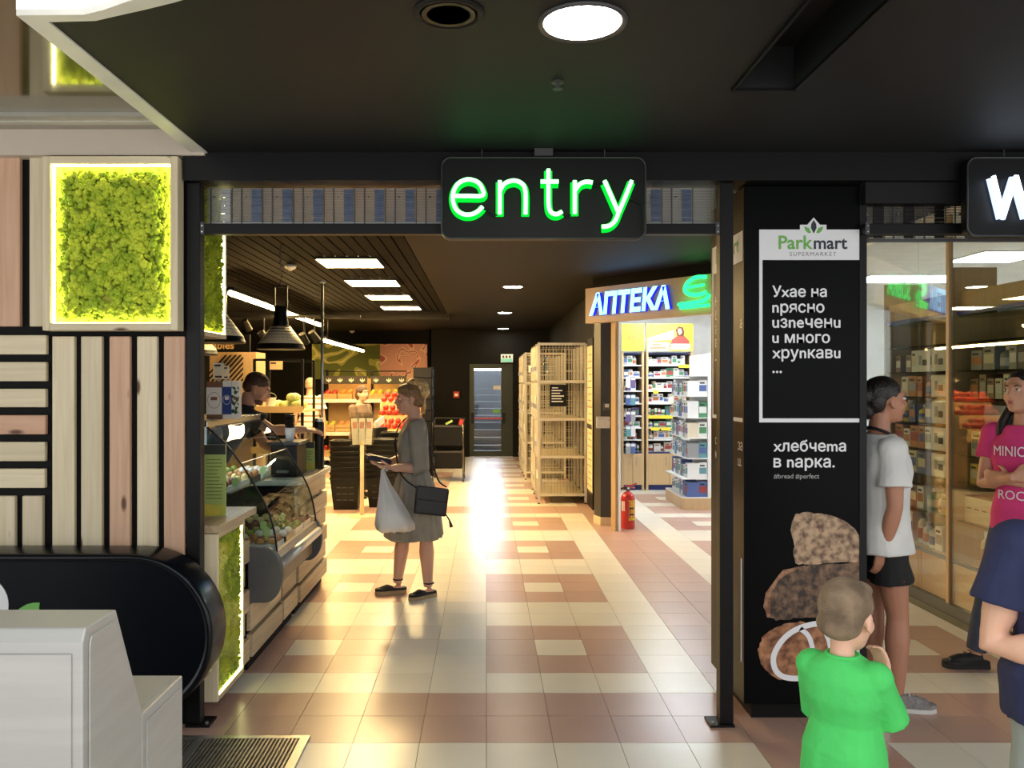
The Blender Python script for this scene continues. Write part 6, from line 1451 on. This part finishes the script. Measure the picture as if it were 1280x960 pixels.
# shoulder bag
m_bagb = M('bag_black_leather', (20, 20, 22), .45, var=.2, bump=.2)
sb = thing('shoulder_bag', 'black leather shoulder bag at the hip of the grey-dressed woman', 'bag', to_world(W_, (-.24, -.12, .65)))
sb.rotation_euler = (0, 0, W_.t.rotation_euler.z); sb.location = W_.t.location
def lpart(name, mb, mat, par, smooth=True, vox=None):
    return part(name, fuse(mb, vox, 3) if vox else mb.mesh(name, mat, smooth), mat, par)
Rb = Matrix.Rotation(.13, 3, 'X')
bc = V(-.275, -.115, .755)
bb = MB().obox(bc, (.085, .235, .20), Rb); lpart('pouch', bb, m_bagb, sb, vox=.008)
lpart('flap', MB().obox(bc+V(-.046, 0, .055), (.012, .225, .10), Rb), m_bagb, sb, vox=.005)
lpart('zip', MB().tube([bc+Rb @ V(-.02, -.11, .10), bc+Rb @ V(-.02, .11, .10)], .004, 6), m_chrome, sb)
lpart('strap', MB().tube(smooth_path([bc+V(0, .11, .10), V(-.215, .06, .895), V(-.135, .105, .945), V(-.112, .118, .99), V(-.085, .135, 1.08), V(-.03, .142, 1.18), V(.07, .10, 1.30), V(.10, -.01, 1.365), V(.03, -.118, 1.24), V(-.10, -.13, 1.05), V(-.21, -.17, .90), bc+V(0, -.11, .10)], 4), .006, 6), m_bagb, sb)
lpart('tassel', MB().tube([bc+V(-.03, -.10, -.09), bc+V(-.03, -.13, -.14), bc+V(-.03, -.145, -.19)], [.004, .006, .014], 8), m_bagb, sb)
# plastic bag hanging from her hand
pb = thing('plastic_bag', 'white plastic carrier bag hanging from the hand of the grey-dressed woman', 'bag', W_.t.location); pb.rotation_euler = (0, 0, W_.t.rotation_euler.z)
r = random.Random(3); rings = []
hx, hy = -.115, .235
for i, (z, a, bb_, oy) in enumerate(((.975, .012, .014, 0), (.93, .018, .022, -.005), (.86, .035, .045, -.02), (.78, .05, .08, -.045), (.69, .06, .115, -.07), (.62, .065, .135, -.085), (.58, .06, .13, -.085), (.56, .045, .10, -.08), (.555, .01, .02, -.08))):
    rg = []
    for j in range(28):
        th = 2*PI*j/28; f = 1+.10*math.sin(j*2.9+i*.6)*min(1, i/2)+r.uniform(-.04, .04)
        ox = -.13*min(1, max(0, (.95-z)/.26)); rg.append(V(hx-.02+ox+a*f*math.cos(th), hy+oy+bb_*f*math.sin(th), z+(.012*math.sin(j*1.7) if 0 < i < 8 else 0)+(oy*.25)))
    rings.append(rg)
m_pl = M('plastic_white_film', (226, 224, 220), .35, var=.05, sss=.25)
part('film', MB().loft(rings).mesh('film', m_pl, True), m_pl, pb)
for dx in (-.012, .012): part('handle', MB().tube([V(hx-.02+dx, hy, .965), V(hx-.02+dx, hy-.01, .99), V(hx-.02+dx, hy-.035, .965)], .007, 6).mesh('handle', m_pl, True), m_pl, pb)
wlt = thing('wallet', 'dark blue wallet in the hands of the grey-dressed woman', 'wallet', W_.t.location); wlt.rotation_euler = (0, 0, W_.t.rotation_euler.z)
Rw = Matrix.Rotation(.25, 3, 'X') @ Matrix.Rotation(.3, 3, 'Z')
part('cover', fuse(MB().obox(V(-.05, .27, 1.045), (.10, .19, .03), Rw), .004, 3), M('wallet_navy', (30, 34, 60), .5), wlt)
part('flap', MB().obox(V(-.05, .26, 1.064), (.095, .16, .006), Rw).mesh('flap', MATS['wallet_navy']), MATS['wallet_navy'], wlt)

# --- small boy in the green shirt
B_ = Person('small boy in a bright green shirt with cropped hair, hand at his mouth', (PX(1061, 2.33), 2.36, 0), 46, 1.06, .95,
    hk=.90, head=(0, .018, .948), neck=(0, -.012, .845), shl=(0, -.012, .815), chest=(0, 0, .72), yaw=.08, pitch=-.1,
    shL=(-.088, -.01, .795), elL=(-.095, .04, .635), wrL=(-.05, .125, .56), shR=(.088, -.005, .795), elR=(.105, .075, .655), wrR=(.06, .145, .775))
B_.body(sk_p, .0055, handR=dict(d=V(-.30, -.05, .9), pn=V(-.2, -.9, .1), ts=V(-.9, .1, .2), curl=.6, k=.66), handL=dict(k=.66), ra=1.0).face(h_lbrown)
m_green = cloth('shirt_bright_green', (78, 206, 104), (70, 196, 96), 6, .5)
B_.top(m_green, .013, -.17, .95, .0055, 'shirt', 1.25, it=3, wide=.98, flare=.2, extra=(lambda b: b.tube([V(0, -.010, .79), V(0, -.010, .842)], .047, 16),))
part('collar', MB().tube([V(.043*math.cos(a), -.010+.043*math.sin(a), .842) for a in [2*PI*i/24 for i in range(24)]], .007, 8, closed=True).mesh('collar', m_green, True), m_green, B_.t)
B_.hair([((0, -.014, .036), (.080, .1015, .088)), ((0, -.048, -.022), (.070, .063, .052)), ((0, .045, .082), (.055, .045, .028))], h_lbrown, voxel=.005)
B_.bottoms(cloth('shorts_boy_grey', (90, 92, 96)), .9, .0); B_.shoes(M('shoe_boy', (60, 70, 90), .6), m_white, lace=m_white)

# --- girl in the white shirt
G_ = Person('girl in a white T-shirt and black shorts standing behind the bread column', (PX(1098, 4.17), 4.17, 0), 82, 1.60, .95,
    head=(0, .035, 1.527), hk=1.0, neck=(0, .0, 1.38), shl=(0, -.012, 1.315), yaw=.02, pitch=.03,
    shR=(.155, -.025, 1.295), elR=(.185, -.035, 1.02), wrR=(.13, -.06, .80), shL=(-.155, -.025, 1.295), elL=(-.19, -.035, 1.02), wrL=(-.13, .0, .80),
    anR=(.085, .04, .08), anL=(-.07, -.01, .08), knR=(.08, .05, .455), knL=(-.07, .02, .455), footR=.25, footL=-.1)
G_.body(sk_t, .0065, handR=dict(d=V(-.2, -.1, -.95), pn=V(-1, 0, 0), ts=V(0, 1, 0)), handL=dict(d=V(.1, .1, -.95), pn=V(1, 0, 0), ts=V(0, 1, 0))).face(h_dark)
m_tee = cloth('tshirt_white', (222, 222, 218), (206, 207, 206), 6, .3)
G_.top(m_tee, .020, -.045, .66, .0075, 'shirt', 1.45, wide=1.03, flare=.14)
part('collar', MB().tube([V(.055*math.cos(a), .0+.052*math.sin(a), 1.372-.02*math.sin(a)) for a in [2*PI*i/24 for i in range(24)]], .008, 8, closed=True).mesh('collar', m_bplastic, True), M('collar_black', (24, 24, 26), .8), G_.t)
m_bsh = cloth('shorts_black', (22, 22, 24), None, 8)
sh = G_.bottoms(m_bsh, .52, .012, name='shorts', rs=1.35)
part('trim', MB().tube([V(.165, .03, .675), V(.172, .02, .655), V(.165, .0, .64)], .006, 6).mesh('trim', m_red), m_red, sh)
G_.hair([((0, -.018, .044), (.081, .097, .082)), ((0, -.06, .0), (.072, .060, .07)), ((0, -.115, .03), (.05, .045, .05)), ((0, -.10, -.045), (.04, .035, .05))], h_dark, (), .006)
G_.shoes(M('sneaker_grey_mesh', (136, 132, 130), .8, col2=(112, 108, 108), scale=60), M('sneaker_sole', (206, 204, 200), .6), .08, .27, lace=m_white)

# --- girl in the pink shirt
K_ = Person('girl in a pink printed T-shirt and jeans with folded arms', (2.985, 4.60, 0), 232, 1.63, .92,
    head=(-.0, .03, 1.565), hk=1.03, neck=(0, -.0, 1.41), yaw=.22, pitch=.06,
    shL=(-.155, -.01, 1.335), elL=(-.185, .06, 1.06), wrL=(.02, .165, 1.085), shR=(.155, -.01, 1.335), elR=(.185, .06, 1.045), wrR=(-.02, .195, 1.11),
    hipL=(-.08, 0, .85), hipR=(.08, 0, .85), knR=(.15, .07, .47), anR=(.21, .10, .08), knL=(-.06, .01, .47), anL=(-.08, -.04, .08), footR=.75, footL=-.3)
K_.body(sk_m, .0065, handL=dict(d=V(.95, -.1, .15), pn=V(0, -1, 0), ts=V(0, 0, 1), curl=.25), handR=dict(d=V(-.9, -.25, .15), pn=V(0, -1, 0), ts=V(0, 0, 1), curl=.3)).face(h_dark)
m_pk = cloth('tshirt_pink', (216, 62, 130), (200, 54, 118), 6, .25)
shp = K_.top(m_pk, .014, -.04, .5, .0075, 'shirt', 1.25, flare=.12)
def chest_text(body, z, wd, hgt, y0):
    me = text_mesh(body); co = np.zeros(len(me.vertices)*3); me.vertices.foreach_get('co', co); co = co.reshape(-1, 3); mn, mx = co.min(0), co.max(0)
    out = []
    for x, y, _ in co:
        u = ((x-mn[0])/(mx[0]-mn[0])-.5)*wd; v = (y-mn[1])/(mx[1]-mn[1])*hgt
        out += [-u, y0-1.6*u*u, z+v]
    me.vertices.foreach_set('co', out); part('shirt_lettering', me, m_print, shp)
chest_text('MINION', 1.215, .21, .055, .146); chest_text('ROCK', .975, .18, .05, .122)
m_den = cloth('jeans_blue_grey', (70, 80, 100), (52, 60, 78), 12, .3)
K_.bottoms(m_den, 1.95, .006, name='jeans')
K_.hair([((0, -.018, .044), (.081, .097, .082)), ((0, -.055, -.01), (.074, .06, .075))], h_dark, [([(s*.06, -.05, -.02), (s*.085, -.03, -.10), (s*.10, .0, -.17), (s*.09, .02, -.24)], (.026,)) for s in (-1, 1)]+[([(s*.02, -.08, -.02), (s*.03, -.09, -.12), (s*.03, -.08, -.22)], (.035,)) for s in (-1, 0, 1)], .006)
K_.shoes(M('shoe_black_knit', (22, 22, 23), .7), M('shoe_sole_black', (30, 28, 28), .6), .08, .26, lace=m_dgrey)

# --- boy in navy shirt and camouflage shorts
N_ = Person('boy in a navy T-shirt and grey camouflage shorts with bent arm', (1.655, 2.30, 0), 188, 1.46, 1.12,
    shR=(.165, -.01, 1.165), elR=(.225, -.02, .875), wrR=(.04, .165, .885), shL=(-.165, -.01, 1.165), elL=(-.225, -.02, .875), wrL=(-.04, .19, .91))
N_.body(sk_p, .0065, handR=dict(d=V(-.9, .2, .1), pn=V(0, -.6, .7), ts=V(0, .7, .5), curl=.5), handL=dict(d=V(.9, .0, .1), pn=V(0, -.6, .7), ts=V(0, .7, .5), curl=.5), ra=1.22).face(h_brown)
m_nv = cloth('tshirt_navy', (40, 46, 84), (33, 38, 72), 6, .3)
N_.top(m_nv, .028, -.07, .60, .007, 'shirt', 1.45, wide=1.1, flare=.12)
m_camo = M('camouflage_grey', (150, 158, 156), .85, col2=(226, 228, 224), scale=7, ramp=(.40, .43))
N_.bottoms(m_camo, .95, .016, name='shorts', rs=1.3)
N_.hair([((0, -.014, .040), (.081, .099, .086)), ((0, -.05, -.01), (.072, .062, .06))], h_brown); N_.shoes(M('shoe_boy', (60, 70, 90)), m_white, lace=m_white)

# --- shop assistant behind the counter
S_ = Person('shop assistant in a black T-shirt reaching over the far counter', (-2.17, 6.42, 0), 80, 1.74, 1.06,
    pelvis=(0, 0, .92), waist=(0, .07, 1.06), chest=(0, .19, 1.25), shl=(0, .25, 1.40), neck=(0, .30, 1.455), head=(-.02, .375, 1.575), hk=1.02, yaw=-.0, pitch=-.42,
    shR=(.17, .29, 1.39), elR=(.20, .51, 1.26), wrR=(.10, .755, 1.255), shL=(-.19, .24, 1.39), elL=(-.25, .42, 1.12), wrL=(-.18, .62, 1.03))
S_.body(sk_m, .007, handR=dict(d=V(-.1, 1, -.1), pn=V(-.3, 0, -.9), ts=V(-.9, 0, .2), curl=.4), handL=dict(d=V(.1, 1, -.15), pn=V(0, 0, -1), ts=V(.9, 0, 0), curl=.2)).face(h_dark)
S_.top(cloth('tshirt_black', (24, 24, 26), None, 8), .016, -.06, .65, .008, 'shirt', 1.6)
S_.hair([((0, -.014, .045), (.079, .098, .082)), ((0, -.05, .0), (.070, .062, .06))], h_brown)
S_.hair([((0, .038, -.076), (.0485, .053, .040)), ((0, .074, -.094), (.0225, .019, .0175))], M('stubble', (96, 68, 54), .8), name='stubble')
S_.bottoms(cloth('trousers_black', (28, 28, 30)), 1.95, .012, name='trousers'); S_.shoes(M('shoe_black_knit', (22, 22, 23)), m_dgrey)

# --- shoppers deep in the shop
T_ = Person('shopper in a white striped shirt seen from behind at the produce', (PX(387, 13.9), 13.9, 0), 8, 1.70, 1.05)
T_.body(sk_f, .011).face(h_brown)
def stripes(n, c1, c2, sc):
    m = bpy.data.materials.new(n); m.use_nodes = True; nt = m.node_tree; b = nt.nodes['Principled BSDF']; wv = nt.nodes.new('ShaderNodeTexWave'); wv.bands_direction = 'Z'; wv.inputs['Scale'].default_value = sc
    tc = nt.nodes.new('ShaderNodeTexCoord'); nt.links.new(tc.outputs['Object'], wv.inputs['Vector']); cr_ = nt.nodes.new('ShaderNodeValToRGB'); cr_.color_ramp.interpolation = 'CONSTANT'; cr_.color_ramp.elements[0].color = lin(c2); cr_.color_ramp.elements[1].color = lin(c1); cr_.color_ramp.elements[1].position = .25
    nt.links.new(wv.outputs['Fac'], cr_.inputs[0]); nt.links.new(cr_.outputs[0], b.inputs['Base Color']); b.inputs['Roughness'].default_value = .85; return m
T_.top(stripes('shirt_striped', (228, 222, 210), (140, 122, 104), 3.2), .018, -.05, .6, .012, 'shirt', 1.7, wide=1.1); T_.bottoms(cloth('trousers_grey', (96, 92, 88)), 1.95, .014, .012, name='trousers')
T_.hair([((0, -.014, .04), (.08, .099, .086)), ((0, -.05, -.01), (.072, .062, .06))], M('hair_grey', (170, 150, 124), .7), voxel=.011); T_.shoes(M('shoe_black_knit', (22, 22, 23)), m_dgrey, voxel=.01)
Q_ = Person('brown-haired shopper in a taupe cardigan beside the basket stacks', (PX(450, 11.7), 11.75, 0), 120, 1.58, .95, elR=(.17, .05, 1.0), wrR=(.05, .24, 1.02), elL=(-.17, .05, 1.0), wrL=(-.05, .24, 1.05), yaw=.2)
Q_.body(sk_f, .011).face(h_brown)
Q_.top(cloth('cardigan_taupe', (110, 92, 78)), .018, -.16, 1.7, .012, 'cardigan'); Q_.bottoms(cloth('trousers_dark', (50, 46, 44)), 1.95, .012, .012, name='trousers')
Q_.hair([((0, -.014, .04), (.084, .102, .086)), ((0, -.05, -.03), (.082, .07, .09))], h_brown, voxel=.011); Q_.shoes(M('shoe_black_knit', (22, 22, 23)), m_dgrey, voxel=.01)
t = thing('handbag', 'black handbag held by the shopper in the taupe cardigan', 'bag', Q_.t.location); t.rotation_euler = (0, 0, Q_.t.rotation_euler.z)
part('pouch', fuse(MB().obox(V(.0, .335, .895), (.26, .10, .22)), .01, 3), m_bagb, t); part('paper', MB().obox(V(.0, .34, 1.075), (.2, .02, .1), Matrix.Rotation(.4, 3, 'Y')).mesh('paper', m_white), m_white, t)
